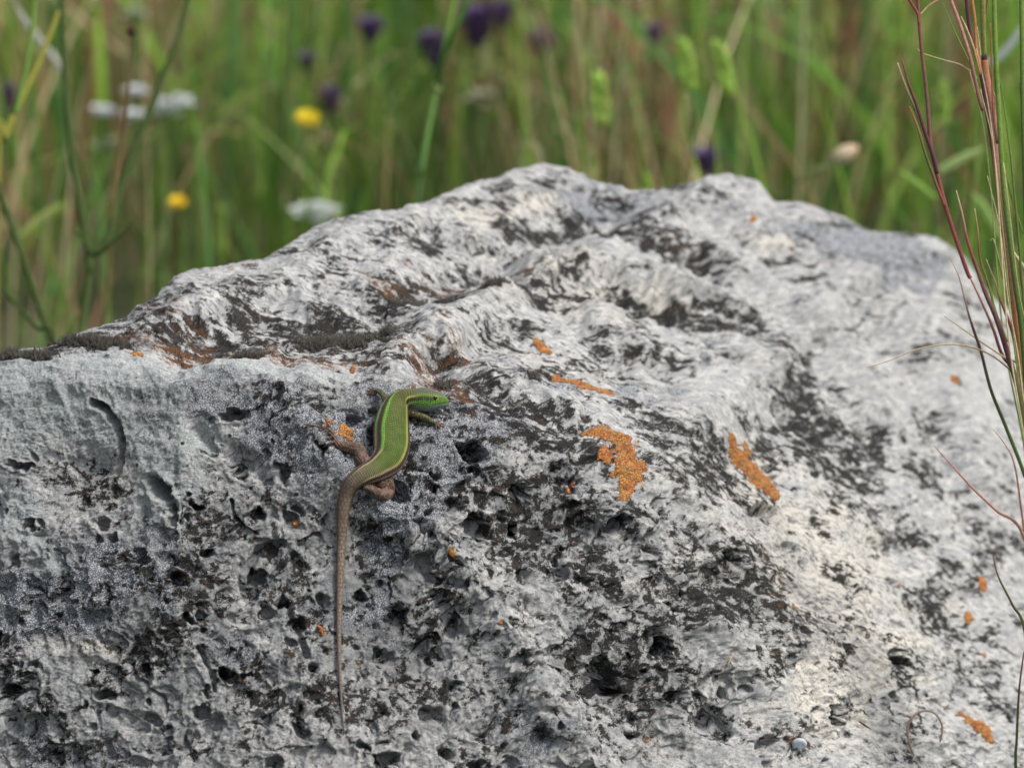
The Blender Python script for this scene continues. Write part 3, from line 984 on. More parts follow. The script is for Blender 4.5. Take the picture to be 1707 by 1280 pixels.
# ---- dark moss cushions on the top
sm = N('dark_moss')
cmo = sm.n('ShaderNodeAttribute', attribute_name='col')
s_ = sm
s_.put(s_.b.inputs['Base Color'], cmo.outputs['Color'])
s_.b.inputs['Roughness'].default_value = 1.0
s_.b.inputs['Specular IOR Level'].default_value = 0.1
M_MOSS = s_.mat
sb = N('moss_base')
sb.b.inputs['Base Color'].default_value = (0.035, 0.032, 0.028, 1)
sb.b.inputs['Roughness'].default_value = 1.0
M_MOSSB = sb.mat
for mi, (x, y, rx, ry) in enumerate([(562, 555, 70, 13), (690, 489, 30, 11), (150, 569, 60, 9), (40, 594, 60, 8), (642, 542, 20, 8),
                                     (740, 640, 16, 7), (1010, 375, 22, 5), (415, 592, 26, 6), (880, 645, 16, 6), (820, 488, 24, 5)]):
    def mf(X, Y, u, v):
        return np.hypot((X - x) / rx, (Y - y) / ry) + 0.55 * pn(u / 5, v / 5, 95) + 0.35 * pn(u / 1.8, v / 1.8, 96)

    def lf(f, u, v):
        return np.where(f > 0.92, -0.4, 0.7 * np.sqrt(np.clip(1 - f, 0, 1)) + 0.5 * pn(u / 1.5, v / 1.5, 97))
    r = surface_patch('moss_cushion', mf, lf, M_MOSSB, (x - rx - 12, x + rx + 12, y - ry - 8, y + ry + 8), boulder)
    if not r:
        continue
    mo, V, f, nn = r
    ok = np.where(f < 0.97)[0]
    pick = r2.choice(ok, size=min(len(ok) * 3, 5200))
    root = V[pick] + r2.normal(0, 0.00018, (len(pick), 3))
    up = nn[pick] * 0.6 + np.array([0, 0, 0.7]) + r2.normal(0, 0.33, (len(pick), 3))
    L = (0.0008 + 0.0022 * r2.random(len(pick)) ** 1.5) * (1.25 - f[pick] * 0.7)
    tip = root + up * L[:, None]
    side = np.cross(up, r2.normal(0, 1, (len(pick), 3)))
    side /= np.linalg.norm(side, axis=1)[:, None]
    wd = 0.00014
    sd2 = np.cross(up, side)
    VV_ = np.stack([root - side * wd, root + side * wd, root + sd2 * wd * 1.6, tip], 1).reshape(-1, 3)
    kk = np.arange(len(pick))[:, None] * 4
    T_ = np.concatenate([kk + np.array([0, 1, 3]), kk + np.array([1, 2, 3]), kk + np.array([2, 0, 3])])
    tm = new_mesh('moss_shoots', VV_, T_, M_MOSS, smooth=False)
    tint = r2.random(len(pick))[:, None]
    cc = (1 - tint) * np.array([0.018, 0.016, 0.013]) + tint * np.array([0.085, 0.078, 0.066])
    cc = np.repeat(cc, 4, axis=0)
    cc[3::4] = cc[3::4] * 1.0 + 0.02
    add_color(tm, 'col', cc)
    tag(link('moss_shoots', tm, mo), kind='stuff')
# ------------------------------------------------------------------ the lizard
from mathutils.bvhtree import BVHTree
K2 = KPX * 1.985
IR, IU, IC = RGT, UPV, -FWD          # directions: across, up the picture plane, toward the viewer


def local_surf(px, py, r=2):
    i, j = int((py + 20) / 4), int((px + 60) / 4)
    w = LZ[max(0, i - r):i + r + 1, max(0, j - r):j + r + 1]
    w = np.sort(w[w < 5])
    if not len(w):
        return local_surf(px, py, r + 2)
    return float(np.mean(w[:max(1, int(len(w) * 0.5))]))


def smooth1(a, k, it=1):
    a = np.asarray(a, float)
    for _ in range(it):
        p = np.pad(a, [(k, k)] + [(0, 0)] * (a.ndim - 1), mode='edge')
        a = sum(p[i:i + len(a)] for i in range(2 * k + 1)) / (2 * k + 1)
    return a


#        px   py    lateral  vertical  extra lift px   dorsal (across, up, toward)
SP = [(574, 1226, 1.0, 1.0, 0, (0.1, 0, 1)), (570, 1180, 2.2, 2.2, 0, (0.1, 0, 1)), (566.5, 1120, 3.4, 3.3, 0, (0.1, 0, 1)), (565, 1060, 4.7, 4.5, 0, (0.1, 0, 1)),
      (566, 1000, 6.0, 5.6, 0, (0.1, 0, 1)), (567.5, 950, 7.6, 7.0, 0, (0.1, 0, 1)), (569, 905, 9.2, 8.5, 0, (0.1, 0, 1)), (571, 862, 12.0, 11, 0, (0.15, 0, 1)),
      (575, 830, 14.5, 13, 1, (0.15, -0.1, 1)), (585, 807, 16.5, 15, 2, (0.15, -0.1, 1)), (604, 793, 19, 17, 3, (0.1, 0.25, 1)),
      (628, 782, 23, 20, 4, (0.1, 0.35, 1)), (646, 765, 28, 22, 4, (0.25, 0.2, 1)), (652, 742, 32, 23, 4, (0.36, 0.05, 1)),
      (652.5, 714, 31.5, 23, 4, (0.38, 0, 1)), (656, 691, 26.5, 21, 5, (0.32, 0.1, 1)), (663, 674, 21, 18, 7, (0.2, 0.45, 0.85)),
      (675, 666.5, 18, 18.5, 10, (0, 0.75, 0.65)), (689, 667, 17, 20.5, 12, (0, 0.86, 0.5)), (702, 667.5, 19, 22.5, 13, (-0.05, 0.87, 0.48)),
      (713, 668, 18.5, 21.5, 14, (-0.1, 0.87, 0.48)), (724, 668.5, 15, 17.5, 14, (-0.15, 0.87, 0.48)), (735, 670, 10.5, 13, 13, (-0.15, 0.87, 0.48)),
      (742, 671, 7, 8.4, 12, (-0.15, 0.87, 0.48)), (746.5, 671.5, 2.8, 3.8, 12, (-0.15, 0.87, 0.48))]
NS = 520
raw = np.array([[s[0], s[1], s[2], s[3], s[4], *s[5]] for s in SP], float)
fine = catmull(raw, NS)
_w = 0.87 + 0.13 * np.clip((800 - fine[:, 1]) / 30, 0, 1)
fine[:, 2:4] *= _w[:, None]
fine[:, 2:4] = np.maximum(fine[:, 2:4], 0.9)
ds = np.array([local_surf(x, y) for x, y in fine[:, :2]])
ds = smooth1(ds, 9, 3)
ds = ds - (0.62 * fine[:, 3] + fine[:, 4]) * K2
ds = smooth1(ds, 5, 2)
SC = P(fine[:, 0], fine[:, 1], ds)
DV = fine[:, 5:6] * IR + fine[:, 6:7] * IU + fine[:, 7:8] * IC
DV = smooth1(DV, 6, 2)
ST = np.gradient(SC, axis=0)
ST = smooth1(ST, 3, 1)
ST /= np.linalg.norm(ST, axis=1)[:, None]
SN = DV - (DV * ST).sum(1)[:, None] * ST
SN /= np.linalg.norm(SN, axis=1)[:, None]
SB = np.cross(ST, SN)                 # animal's own left/right axis
rl, rv = fine[:, 2] * K2, fine[:, 3] * K2
arc = np.concatenate([[0], np.cumsum(np.linalg.norm(np.diff(SC, axis=0), axis=1))]) * 1000      # mm from the tail tip

sides = 36
aa = np.linspace(0, 2 * np.pi, sides, endpoint=False)
# section: rounded back, flatter belly
cs, sn = np.cos(aa), np.sin(aa)
Vt = (SC[:, None] + rl[:, None, None] * sn[None, :, None] * SB[:, None] + rv[:, None, None] * (cs * np.where(cs < 0, 0.85, 1.0))[None, :, None] * SN[:, None]).reshape(-1, 3)
i = np.arange(NS - 1)[:, None] * sides
j = np.arange(sides)[None, :]
Qt = np.stack([i + j, i + (j + 1) % sides, i + sides + (j + 1) % sides, i + sides + j], -1).reshape(-1, 4)
lb = Bag()
jj_ = np.arange(sides)
lb.add(np.vstack([Vt, SC[0], SC[-1] + ST[-1] * 0.5 * K2]), Qt,
       np.vstack([np.stack([np.full(sides, NS * sides), (jj_ + 1) % sides, jj_], -1),
                  np.stack([np.full(sides, NS * sides + 1), (NS - 1) * sides + jj_, (NS - 1) * sides + (jj_ + 1) % sides], -1)]))
LIMBS = []


def limb(pts, kind, lift=0.75, n=40, start=None, dz=0.0):
    """pts: (px, py, half width px[, extra lift px])"""
    a = np.array([(p[0], p[1], p[2], p[3] if len(p) > 3 else 0) for p in pts], float)
    f = catmull(a, n)
    f[:, 2] = np.maximum(f[:, 2], 0.6)
    d = np.array([local_surf(x, y, 1) for x, y in f[:, :2]])
    d = smooth1(d, 4, 2) - (lift * f[:, 2] + f[:, 3]) * K2
    if start is not None:
        w = np.clip(1 - np.linspace(0, 1, n) * 2.2, 0, 1)
        d = d * (1 - w) + start * w
    C = P(f[:, 0], f[:, 1], d)
    V, Q, T = sweep(C, f[:, 2] * K2, 0.9, 14, IC)
    lb.add(V, Q, T)
    # round ends
    LIMBS.append((C, f[:, 2] * K2, kind))
    return C


def sd_at(x, y):
    k = np.argmin(np.hypot(fine[:, 0] - x, fine[:, 1] - y))
    return float(ds[k])


# hind leg on the left of the picture, stretched out over the stone
limb([(628, 784, 13), (612, 774, 12.5, 3), (602, 762, 11.5, 3), (600, 751, 10.5, 3), (588, 747, 10.5, 3), (575, 744, 9, 2), (564, 740, 7, 1), (559, 732, 5, 0), (555, 723, 4.8, 0), (551, 716, 3.8, 0)],
     'hind', start=sd_at(628, 784) + 6 * K2, n=60)
for t in ([(553, 719, 3), (547, 714.5, 2.4), (539, 713, 2.0), (525, 710, 1.6), (514, 708, 1.3), (506, 707, 0.8)],
          [(553, 718, 3), (549, 711, 1.9), (545, 704, 1.5), (541, 698, 0.8)],
          [(555, 724, 3), (549, 722, 1.8), (543, 720, 1.4), (536, 721, 0.8)],
          [(560, 735, 3.4), (553, 737.5, 2.4), (546, 741, 1.9), (538, 745.5, 0.9)],
          [(557, 728, 3), (551, 729, 1.8), (546, 731, 1.4), (541, 733, 0.8)]):
    limb(t, 'toe', lift=0.9, n=22)
# hind leg on the right, folded under the belly
limb([(634, 788, 12), (642, 803, 14, 2), (645, 817, 13.5, 3), (642, 825, 11, 2), (632, 823, 9, 1), (618, 815, 7, 0), (606, 812, 4, 0)], 'hind', start=sd_at(636, 780) + 8 * K2, n=46)
limb([(630, 800, 13), (637, 812, 14, 1), (639, 819, 13, 1)], 'hind', n=14)
# fore legs
limb([(652, 682, 8), (644, 668, 6.5, 2), (638, 658, 5.2, 3), (631, 652, 4.4, 2), (624, 652, 3.4, 1), (620, 654, 2.6)], 'fore', start=sd_at(655, 690) + 4 * K2, n=36)
for t in ([(622, 653, 2.2), (617, 655, 1.6), (612, 659, 0.9)], [(622, 652, 2.2), (615, 651.5, 1.5), (609, 653, 0.9)], [(622, 652, 2.2), (617, 648, 1.5), (612, 646, 0.8)],
          [(622, 654, 2.2), (620, 658, 1.5), (617, 662, 0.8)], [(624, 651, 2.2), (622, 647, 1.5), (619, 644, 0.8)]):
    limb(t, 'toe', lift=0.9, n=16)
limb([(672, 684, 8), (683, 688, 6.6, 3), (693, 691, 6.2, 4), (704, 695, 6.4, 3), (713, 699, 5.8, 2), (721, 703, 4.0, 1), (727, 706, 3.0), (731, 707.5, 2.6)], 'fore', start=sd_at(662, 676) + 6 * K2, n=44)
for t in ([(729, 707, 2.4), (736, 710, 1.7), (742, 713, 0.9)], [(729, 706, 2.2), (736, 706.5, 1.5), (741, 708, 0.8)], [(728, 708, 2.2), (732, 712, 1.5), (735, 716, 0.8)],
          [(726, 706, 2.2), (731, 702, 1.4), (735, 701, 0.8)], [(726, 708, 2.2), (727, 713, 1.4), (727, 717, 0.8)]):
    limb(t, 'toe', lift=0.9, n=16)

tmp = lb.build('tmp', None)
md = tmp.modifiers.new('r', 'REMESH')
md.mode = 'VOXEL'
md.voxel_size = 0.00020
md.use_smooth_shade = True
m2 = tmp.modifiers.new('s', 'SMOOTH')
m2.factor = 0.5
m2.iterations = 4
dg = bpy.context.evaluated_depsgraph_get()
ev = tmp.evaluated_get(dg)
lme = bpy.data.meshes.new_from_object(ev)
bpy.data.objects.remove(tmp)
lme.name = 'lizard_body'
nV = len(lme.vertices)
co = np.zeros(nV * 3, np.float32)
lme.vertices.foreach_get('co', co)
co = co.reshape(-1, 3).astype(float)
print('lizard verts', nV)

# nearest place along spine and limbs -> skin coordinates and colours
sidx = np.zeros(nV, int)
q_sp = np.full(nV, 9.0)
stepi = 2
for a0 in range(0, nV, 20000):
    X = co[a0:a0 + 20000]
    d2 = ((X[:, None, :] - SC[None, ::stepi, :]) ** 2).sum(2)
    nrm = d2 / (0.5 * (rl + rv))[None, ::stepi] ** 2
    k = d2.argmin(1) * stepi
    sidx[a0:a0 + 20000] = k
rel = co - SC[sidx]
vb = (rel * SB[sidx]).sum(1) / rl[sidx]
vn = (rel * SN[sidx]).sum(1) / rv[sidx]
q_sp = np.hypot(vb, vn)
theta = np.degrees(np.arctan2(vb, vn))         # 0 on the spine, + toward one flank
q_l = np.full(nV, 99.0)
kind = np.zeros(nV, int)
lu = np.zeros(nV)
for C, r, kd in LIMBS:
    near = np.where(np.linalg.norm(co - C.mean(0), axis=1) < 0.03)[0]
    X = co[near]
    d = np.sqrt(((X[:, None] - C[None]) ** 2).sum(2))
    k = (d / r[None]).argmin(1)
    q = (d / r[None])[np.arange(len(near)), k]
    better = q < q_l[near]
    q_l[near] = np.where(better, q, q_l[near])
    kind[near] = np.where(better, {'hind': 1, 'toe': 2, 'fore': 3}[kd], kind[near])
    lu[near] = np.where(better, k * 0.6, lu[near])
w_limb = sst(-0.12, 0.12, q_sp - q_l)          # 1 on limbs
sp = arc[sidx] + np.clip((rel * ST[sidx]).sum(1) * 1000, -1.5, 1.5)
Ltot = arc[-1]


def key_s(px, py):
    return arc[np.argmin(np.hypot(fine[:, 0] - px, fine[:, 1] - py))]


s_vent, s_pel, s_mid, s_sh, s_neck, s_ear = key_s(590, 802), key_s(628, 782), key_s(652, 740), key_s(660, 680), key_s(680, 666), key_s(704, 667)


def C3(*c):
    return np.array(c)[None, :]


def lerp3(a, b, t):
    return a * (1 - t[:, None]) + b * t[:, None]


noi = fbm(sp / 1.2, theta / 22, 3, 5)
noi2 = fbm(sp / 3.0, theta / 50, 3, 8)
ab = np.abs(theta)
green = lerp3(C3(0.085, 0.165, 0.012), C3(0.145, 0.235, 0.022), sst(-0.5, 0.5, noi2))
green = lerp3(green, C3(0.15, 0.16, 0.04), sst(s_mid, s_neck, sp) * 0.75)
green = lerp3(green, C3(0.04, 0.05, 0.015), sst(0.22, 0.5, noi) * 0.55 * (1 - sst(s_mid - 8, s_mid + 4, sp)))
brown = lerp3(C3(0.26, 0.205, 0.15), C3(0.17, 0.14, 0.105), sst(-0.4, 0.4, noi2))
brown = lerp3(brown, C3(0.17, 0.14, 0.12), 1 - sst(20, 90, sp))
w_green = sst(s_vent - 1.5, s_pel + 3, sp + 1.2 * noi)
dors = lerp3(brown, green, w_green)
flank = lerp3(C3(0.038, 0.018, 0.010), C3(0.10, 0.052, 0.030), sst(-0.1, 0.5, noi))
belly = C3(0.34, 0.26, 0.16) + 0 * dors
# stripes
ths = 42.0
left = theta < 0                                # sign fixed below by a test against the picture
sgn = np.sign((SB[int(NS * 0.75)] * IR).sum())
Lm = (vb * sgn < 0)                            # picture-left flank
col = dors.copy()
fl = sst(ths - 1, ths + 4, ab)
body_w = sst(s_vent - 2, s_vent + 6, sp)
col = lerp3(col, flank, fl * body_w)
stripeL = lerp3(C3(0.52, 0.44, 0.26), C3(0.22, 0.55, 0.07), sst(s_pel + 3, s_pel + 12, sp))
stripeR = lerp3(C3(0.52, 0.44, 0.26), C3(0.50, 0.55, 0.13), sst(s_pel, s_pel + 10, sp))
st_ = lerp3(stripeL, stripeR, (~Lm).astype(float))
wst = np.exp(-((ab - ths) / 5.5) ** 2) * body_w * (1 - sst(s_ear + 4, s_ear + 10, sp))
col = lerp3(col, st_, np.clip(wst * 1.25, 0, 1))
wst2 = np.exp(-((ab - 75 - 4 * noi2) / 7) ** 2) * sst(s_vent, s_vent + 8, sp) * (1 - sst(s_neck, s_ear, sp))
col = lerp3(col, lerp3(C3(0.50, 0.43, 0.28), C3(0.33, 0.55, 0.16), sst(s_mid - 3, s_mid + 8, sp)), np.clip(wst2 * 0.95, 0, 1))
col = lerp3(col, C3(0.13, 0.08, 0.05), sst(84, 92, ab) * body_w)
col = lerp3(col, belly, sst(104, 122, ab) * body_w)
# tail: dark side line close to the vent
tl = 1 - body_w
col = lerp3(col, C3(0.10, 0.055, 0.035), tl * np.exp(-((ab - 62) / 12) ** 2) * sst(60, 110, sp) * 0.8)
col = lerp3(col, C3(0.36, 0.27, 0.17), tl * np.exp(-((ab - 88) / 9) ** 2) * 0.6)
# head
hd = sst(s_neck - 1, s_ear - 2, sp)
top = lerp3(C3(0.17, 0.18, 0.13), C3(0.13, 0.15, 0.06), sst(s_ear + 4, Ltot, sp))
side = lerp3(C3(0.05, 0.06, 0.025), C3(0.10, 0.16, 0.03), sst(-0.3, 0.4, noi))
cheek = lerp3(C3(0.10, 0.36, 0.02), C3(0.20, 0.46, 0.05), sst(-0.3, 0.4, noi))
jaw = C3(0.30, 0.42, 0.40) + 0 * col
hcol = lerp3(top, C3(0.20, 0.40, 0.05), sst(28, 36, ab))
hcol = lerp3(hcol, side, sst(44, 50, ab) * (1 - 0.7 * sst(s_ear + 2, s_ear + 6, sp)))
hcol = lerp3(hcol, cheek, sst(62, 70, ab + 8 * noi))
hcol = lerp3(hcol, jaw, sst(86, 98, ab))
ear = np.exp(-(((sp - s_ear - 0.6) / 0.9) ** 2 + ((ab - 62) / 9) ** 2))
hcol = lerp3(hcol, C3(0.07, 0.04, 0.04), ear)
mouth = np.exp(-((ab - 76 + 1.2 * (sp - Ltot)) / 4) ** 2) * sst(s_ear + 2.5, s_ear + 4, sp)
hcol = lerp3(hcol, C3(0.03, 0.05, 0.015), mouth * 0.8)
col = lerp3(col, hcol, hd)
snout = sst(Ltot - 2.2, Ltot, sp)
col = lerp3(col, C3(0.06, 0.09, 0.04), snout * 0.6)
# limbs
ln = fbm(co[:, 0] * 900, co[:, 2] * 900, 3, 12)
hind = lerp3(C3(0.27, 0.185, 0.13), C3(0.10, 0.068, 0.048), sst(-0.25, 0.45, ln))
fore = lerp3(C3(0.15, 0.17, 0.06), C3(0.10, 0.075, 0.045), sst(-0.3, 0.4, ln))
toe = C3(0.15, 0.085, 0.06) + 0 * col
lc = np.where((kind == 1)[:, None], hind, np.where((kind == 3)[:, None], fore, toe))
col = lerp3(col, lc, w_limb)
add_color(lme, 'skin', np.clip(col, 0, 1))
tailw = (1 - sst(s_vent - 6, s_vent + 4, sp)) * (1 - w_limb)
wmm = theta * np.pi / 180 * (rl[sidx] * 1000)
add_vec(lme, 'scale_mm', np.stack([sp, wmm, tailw], -1))


def skin_material():
    s = N('lizard_skin')
    at = s.n('ShaderNodeAttribute', attribute_name='skin')
    sc_ = s.n('ShaderNodeAttribute', attribute_name='scale_mm').outputs['Vector']
    sx = s.n('ShaderNodeSeparateXYZ', {'Vector': sc_})
    geo = s.n('ShaderNodeTexCoord').outputs['Object']
    flatv = s.n('ShaderNodeCombineXYZ', {'X': sx.outputs[0], 'Y': sx.outputs[1]})
    v = s.n('ShaderNodeTexVoronoi', {'Vector': flatv, 'Scale': 1.25, 'Randomness': 0.3}, feature='DISTANCE_TO_EDGE')
    vo = s.step(v.outputs['Distance'], .0, .28)
    br = s.n('ShaderNodeTexBrick', {'Vector': s.n('ShaderNodeCombineXYZ', {'X': sx.outputs[1], 'Y': sx.outputs[0]}), 'Scale': 1.0, 'Mortar Size': 0.17,
                                    'Mortar Smooth': 1.0, 'Brick Width': 1.7, 'Row Height': 1.9})
    br.inputs['Color1'].default_value = (1, 1, 1, 1)
    br.inputs['Color2'].default_value = (0.8, 0.8, 0.8, 1)
    br.inputs['Mortar'].default_value = (0, 0, 0, 1)
    tb_ = s.n('ShaderNodeSeparateColor', {'Color': br.outputs['Color']}).outputs[0]
    h = s.mix(sx.outputs[2], vo, tb_)
    hh = s.n('ShaderNodeSeparateColor', {'Color': h}).outputs[0]
    dk = s.step(hh, .55, .0)
    base_ = s.mix(1.0, at.outputs['Color'], (0.72, 0.66, 0.66), 'MULTIPLY')
    c = s.mix(s.math('MULTIPLY', dk, 0.55), base_, (0.03, 0.025, 0.015))
    n_ = s.n('ShaderNodeTexNoise', {'Vector': geo, 'Scale': 900.0, 'Detail': 3.0}).outputs['Fac']
    c = s.mix(s.step(n_, .5, .75, 0, .25), c, (0.03, 0.03, 0.02))
    s.put(s.b.inputs['Base Color'], c)
    s.b.inputs['Roughness'].default_value = 0.55
    s.b.inputs['Specular IOR Level'].default_value = 0.28
    s.put(s.b.inputs['Normal'], s.n('ShaderNodeBump', {'Strength': 0.9, 'Distance': 0.0004, 'Height': s.math('ADD', hh, s.math('MULTIPLY', n_, 0.5))}).outputs[0])
    return s.mat


lme.materials.clear()
lme.materials.append(skin_material())
lme.polygons.foreach_set('use_smooth', np.ones(len(lme.polygons), bool))
lizard = link('lizard', lme)
tag(lizard, 'green and brown striped lizard with a long tail, clinging to the boulder, head turned right', 'lizard')

# eye, set into the side of the head
bvh = BVHTree.FromPolygons([tuple(v) for v in co.tolist()], [tuple(p.vertices) for p in lme.polygons])


def hit(px, py):
    d = Vector(P(px, py, 1.0) - CAM).normalized()
    return bvh.ray_cast(Vector(CAM), d)[0]


def uv_ball(cen, r, n=14, m=20, squash=(1, 1, 1)):
    th = np.linspace(0, np.pi, n)
    ph = np.linspace(0, 2 * np.pi, m, endpoint=False)
    V = np.stack([np.sin(th)[:, None] * np.cos(ph)[None], np.sin(th)[:, None] * np.sin(ph)[None], np.cos(th)[:, None] + 0 * ph[None]], -1).reshape(-1, 3)
    V = np.asarray(cen) + V * r * np.array(squash)
    i = np.arange(n - 1)[:, None] * m
    j = np.arange(m)[None]
    Q = np.stack([i + j, i + m + j, i + m + (j + 1) % m, i + (j + 1) % m], -1).reshape(-1, 4)
    return V, Q


se = N('lizard_eye')
se.b.inputs['Base Color'].default_value = (0.010, 0.007, 0.005, 1)
se.b.inputs['Roughness'].default_value = 0.06
hp = hit(725.0, 663.4)
if hp is not None:
    ec = np.array(hp) + FWD * 0.00045
    V, Q = uv_ball(ec, 4.1 * K2)
    eye = link('eye', new_mesh('eye', V, Q, se.mat), lizard)
    sr = N('eyelid_skin')
    sr.b.inputs['Base Color'].default_value = (0.30, 0.30, 0.12, 1)
    sr.b.inputs['Roughness'].default_value = 0.5
    tt = np.linspace(0, 2 * np.pi, 25)[:-1]
    ring = ec - FWD * 0.00040 + 4.3 * K2 * (np.cos(tt)[:, None] * IR * 1.15 + np.sin(tt)[:, None] * IU * 0.82)
    ring2 = np.vstack([ring, ring[:2]])
    Vr, Qr, Tr = sweep(ring2, np.full(len(ring2), 0.8 * K2), 1.0, 7, IC, cap=False)
    link('eyelid', new_mesh('eyelid', Vr, Qr, sr.mat), lizard)
# ------------------------------------------------------------------ the ground
sg = N('meadow_soil')
og = sg.n('ShaderNodeTexCoord').outputs['Object']
g1 = sg.noise(og, 3.0, 6, 0.6)
g2 = sg.noise(og, 60.0, 4, 0.6)
sg.put(sg.b.inputs['Base Color'], sg.mix(sg.step(g2, .4, .6), sg.mix(sg.step(g1, .4, .6), (0.05, 0.06, 0.02), (0.08, 0.065, 0.035)), (0.03, 0.04, 0.014)))
sg.b.inputs['Roughness'].default_value = 1.0
n_g = 90
gx = np.sign(np.linspace(-1, 1, n_g)) * np.abs(np.linspace(-1, 1, n_g)) ** 3 * 150
GXm, GYm = np.meshgrid(gx, gx, indexing='ij')
GZm = 0.02 * fbm(GXm / 1.3, GYm / 1.3, 3, 61) + 0.25 * fbm(GXm / 20, GYm / 20, 2, 62) * sst(4, 20, np.hypot(GXm, GYm))
ground = link('ground', new_mesh('ground', np.stack([GXm, GYm, GZm - 0.012], -1).reshape(-1, 3), grid_quads(n_g, n_g), sg.mat))
tag(ground, 'dark soil and litter under the meadow grass', kind='structure')


def leaf_material(name, trans=0.35, rough=0.55):
    s = N(name)
    at = s.n('ShaderNodeAttribute', attribute_name='col').outputs['Color']
    tc = s.n('ShaderNodeTexCoord').outputs['Object']
    nz = s.noise(tc, 700.0, 2, 0.5)
    c = s.mix(s.step(nz, .35, .7, 0, .3), at, (0.02, 0.02, 0.01))
    s.put(s.b.inputs['Base Color'], c)
    s.b.inputs['Roughness'].default_value = rough
    s.b.inputs['Specular IOR Level'].default_value = 0.3
    tr = s.n('ShaderNodeBsdfTranslucent', {'Color': at})
    mx = s.n('ShaderNodeMixShader', {0: trans, 1: s.b.outputs[0], 2: tr.outputs[0]})
    s.t.links.new(mx.outputs[0], s.out.inputs[0])
    return s.mat


M_LEAF = leaf_material('grass_leaf', 0.45)
M_STEM = leaf_material('plant_stem', 0.12, 0.8)
M_PETAL = leaf_material('flower_petal', 0.35, 0.7)

# ------------------------------------------------------------------ the meadow behind (one uncountable mass)
rm = np.random.default_rng(21)


def blades(n, X, Y, H, W, C, lean=0.22, nseg=5, curl=0.5):
    ang = rm.uniform(0, 2 * np.pi, n)
    ld = rm.uniform(0, 2 * np.pi, n)
    la = np.abs(rm.normal(0, lean, n)) * H
    t = np.linspace(0, 1, nseg + 1)[None, :]
    bend = t * 0.55 + curl * t ** 2.4
    cx = X[:, None] + np.cos(ld)[:, None] * la[:, None] * bend
    cy = Y[:, None] + np.sin(ld)[:, None] * la[:, None] * bend
    cz = H[:, None] * t - 0.35 * la[:, None] * t ** 3
    w = W[:, None] * 0.5 * np.clip(1.15 - t ** 2.2 * 1.1, 0.06, 1) * (0.6 + 0.4 * np.minimum(1, t * 4))
    wx, wy = np.cos(ang)[:, None] * w, np.sin(ang)[:, None] * w
    L_ = np.stack([cx - wx, cy - wy, cz], -1)
    M_ = np.stack([cx + wy * 0.5, cy - wx * 0.5, cz], -1)      # folded along the midrib
    R_ = np.stack([cx + wx, cy + wy, cz], -1)
    V = np.stack([L_, M_, R_], 2)                              # n, seg+1, 3, 3
    k = nseg + 1
    base = (np.arange(n) * k * 3)[:, None, None]
    s = (np.arange(nseg) * 3)[None, :, None]
    q = np.stack([np.array([0, 1, 4, 3]), np.array([1, 2, 5, 4])])[None, None]
    Q = (base[..., None] + s[..., None] + q).reshape(-1, 4)
    tt = t[..., None]
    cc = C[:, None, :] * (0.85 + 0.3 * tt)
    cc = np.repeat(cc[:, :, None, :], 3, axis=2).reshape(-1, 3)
    return V.reshape(-1, 3), Q, cc


GREEN = 1.5 * np.array([[0.12, 0.24, 0.03], [0.20, 0.34, 0.05], [0.08, 0.16, 0.025], [0.09, 0.21, 0.06], [0.28, 0.38, 0.10]])
DRY = 1.6 * np.array([[0.30, 0.17, 0.11], [0.27, 0.12, 0.08], [0.36, 0.28, 0.16], [0.20, 0.11, 0.065], [0.42, 0.35, 0.22]])


def meadow(n, xr, yr, hr, wr_, shape_lean=0.22):
    Y = rm.uniform(yr[0] ** 0.8, yr[1] ** 0.8, n) ** 1.25
    X = rm.uniform(xr[0], xr[1], n)
    keep = ~((np.abs(X) < 0.75) & (Y < 2.62)) if hr[1] > 0.16 else np.ones(n, bool)
    X, Y = X[keep], Y[keep]
    n = len(X)
    px = 853.5 + X / (KPX * np.maximum(Y, 1.0) * 1.02)
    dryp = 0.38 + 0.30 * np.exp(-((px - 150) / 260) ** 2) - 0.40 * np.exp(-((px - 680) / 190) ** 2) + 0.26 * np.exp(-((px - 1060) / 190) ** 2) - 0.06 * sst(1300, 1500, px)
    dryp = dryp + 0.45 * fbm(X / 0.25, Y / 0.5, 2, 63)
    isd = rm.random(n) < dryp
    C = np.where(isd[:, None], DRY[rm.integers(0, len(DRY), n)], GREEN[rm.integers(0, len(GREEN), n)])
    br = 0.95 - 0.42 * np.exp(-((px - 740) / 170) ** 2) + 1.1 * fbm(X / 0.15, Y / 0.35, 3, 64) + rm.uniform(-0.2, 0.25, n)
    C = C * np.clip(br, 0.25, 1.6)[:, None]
    H = rm.uniform(hr[0], hr[1], n) * np.where(isd, 1.12, 0.95)
    W = rm.uniform(wr_[0], wr_[1], n) * np.where(isd, 0.6, 1.0)
    return blades(n, X, Y, H, W, C, shape_lean)


mb = Bag()
for a_ in [(1200, (-1.3, 1.3), (2.70, 3.4), (0.12, 0.36), (0.0018, 0.005), 0.35),
           (6500, (-1.5, 1.5), (3.4, 5.0), (0.14, 0.42), (0.003, 0.012), 0.5),
           (2000, (-1.5, 1.5), (3.4, 5.0), (0.32, 0.58), (0.0016, 0.0040), 0.18),
           (7500, (-3.0, 3.0), (5.0, 9.0), (0.25, 0.55), (0.006, 0.016), 0.35),
           (9000, (-7.0, 7.0), (9.0, 24.0), (0.3, 0.6), (0.014, 0.035), 0.3),
           (14000, (-2.4, 2.4), (0.35, 2.68), (0.05, 0.15), (0.002, 0.005), 0.5),
           (3000, (-2.2, -0.78), (0.9, 2.7), (0.12, 0.4), (0.003, 0.006)),
           (3000, (0.80, 2.2), (0.9, 2.7), (0.12, 0.4), (0.003, 0.006))]:
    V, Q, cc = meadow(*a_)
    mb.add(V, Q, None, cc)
mg = mb.build('meadow_grass', M_LEAF)
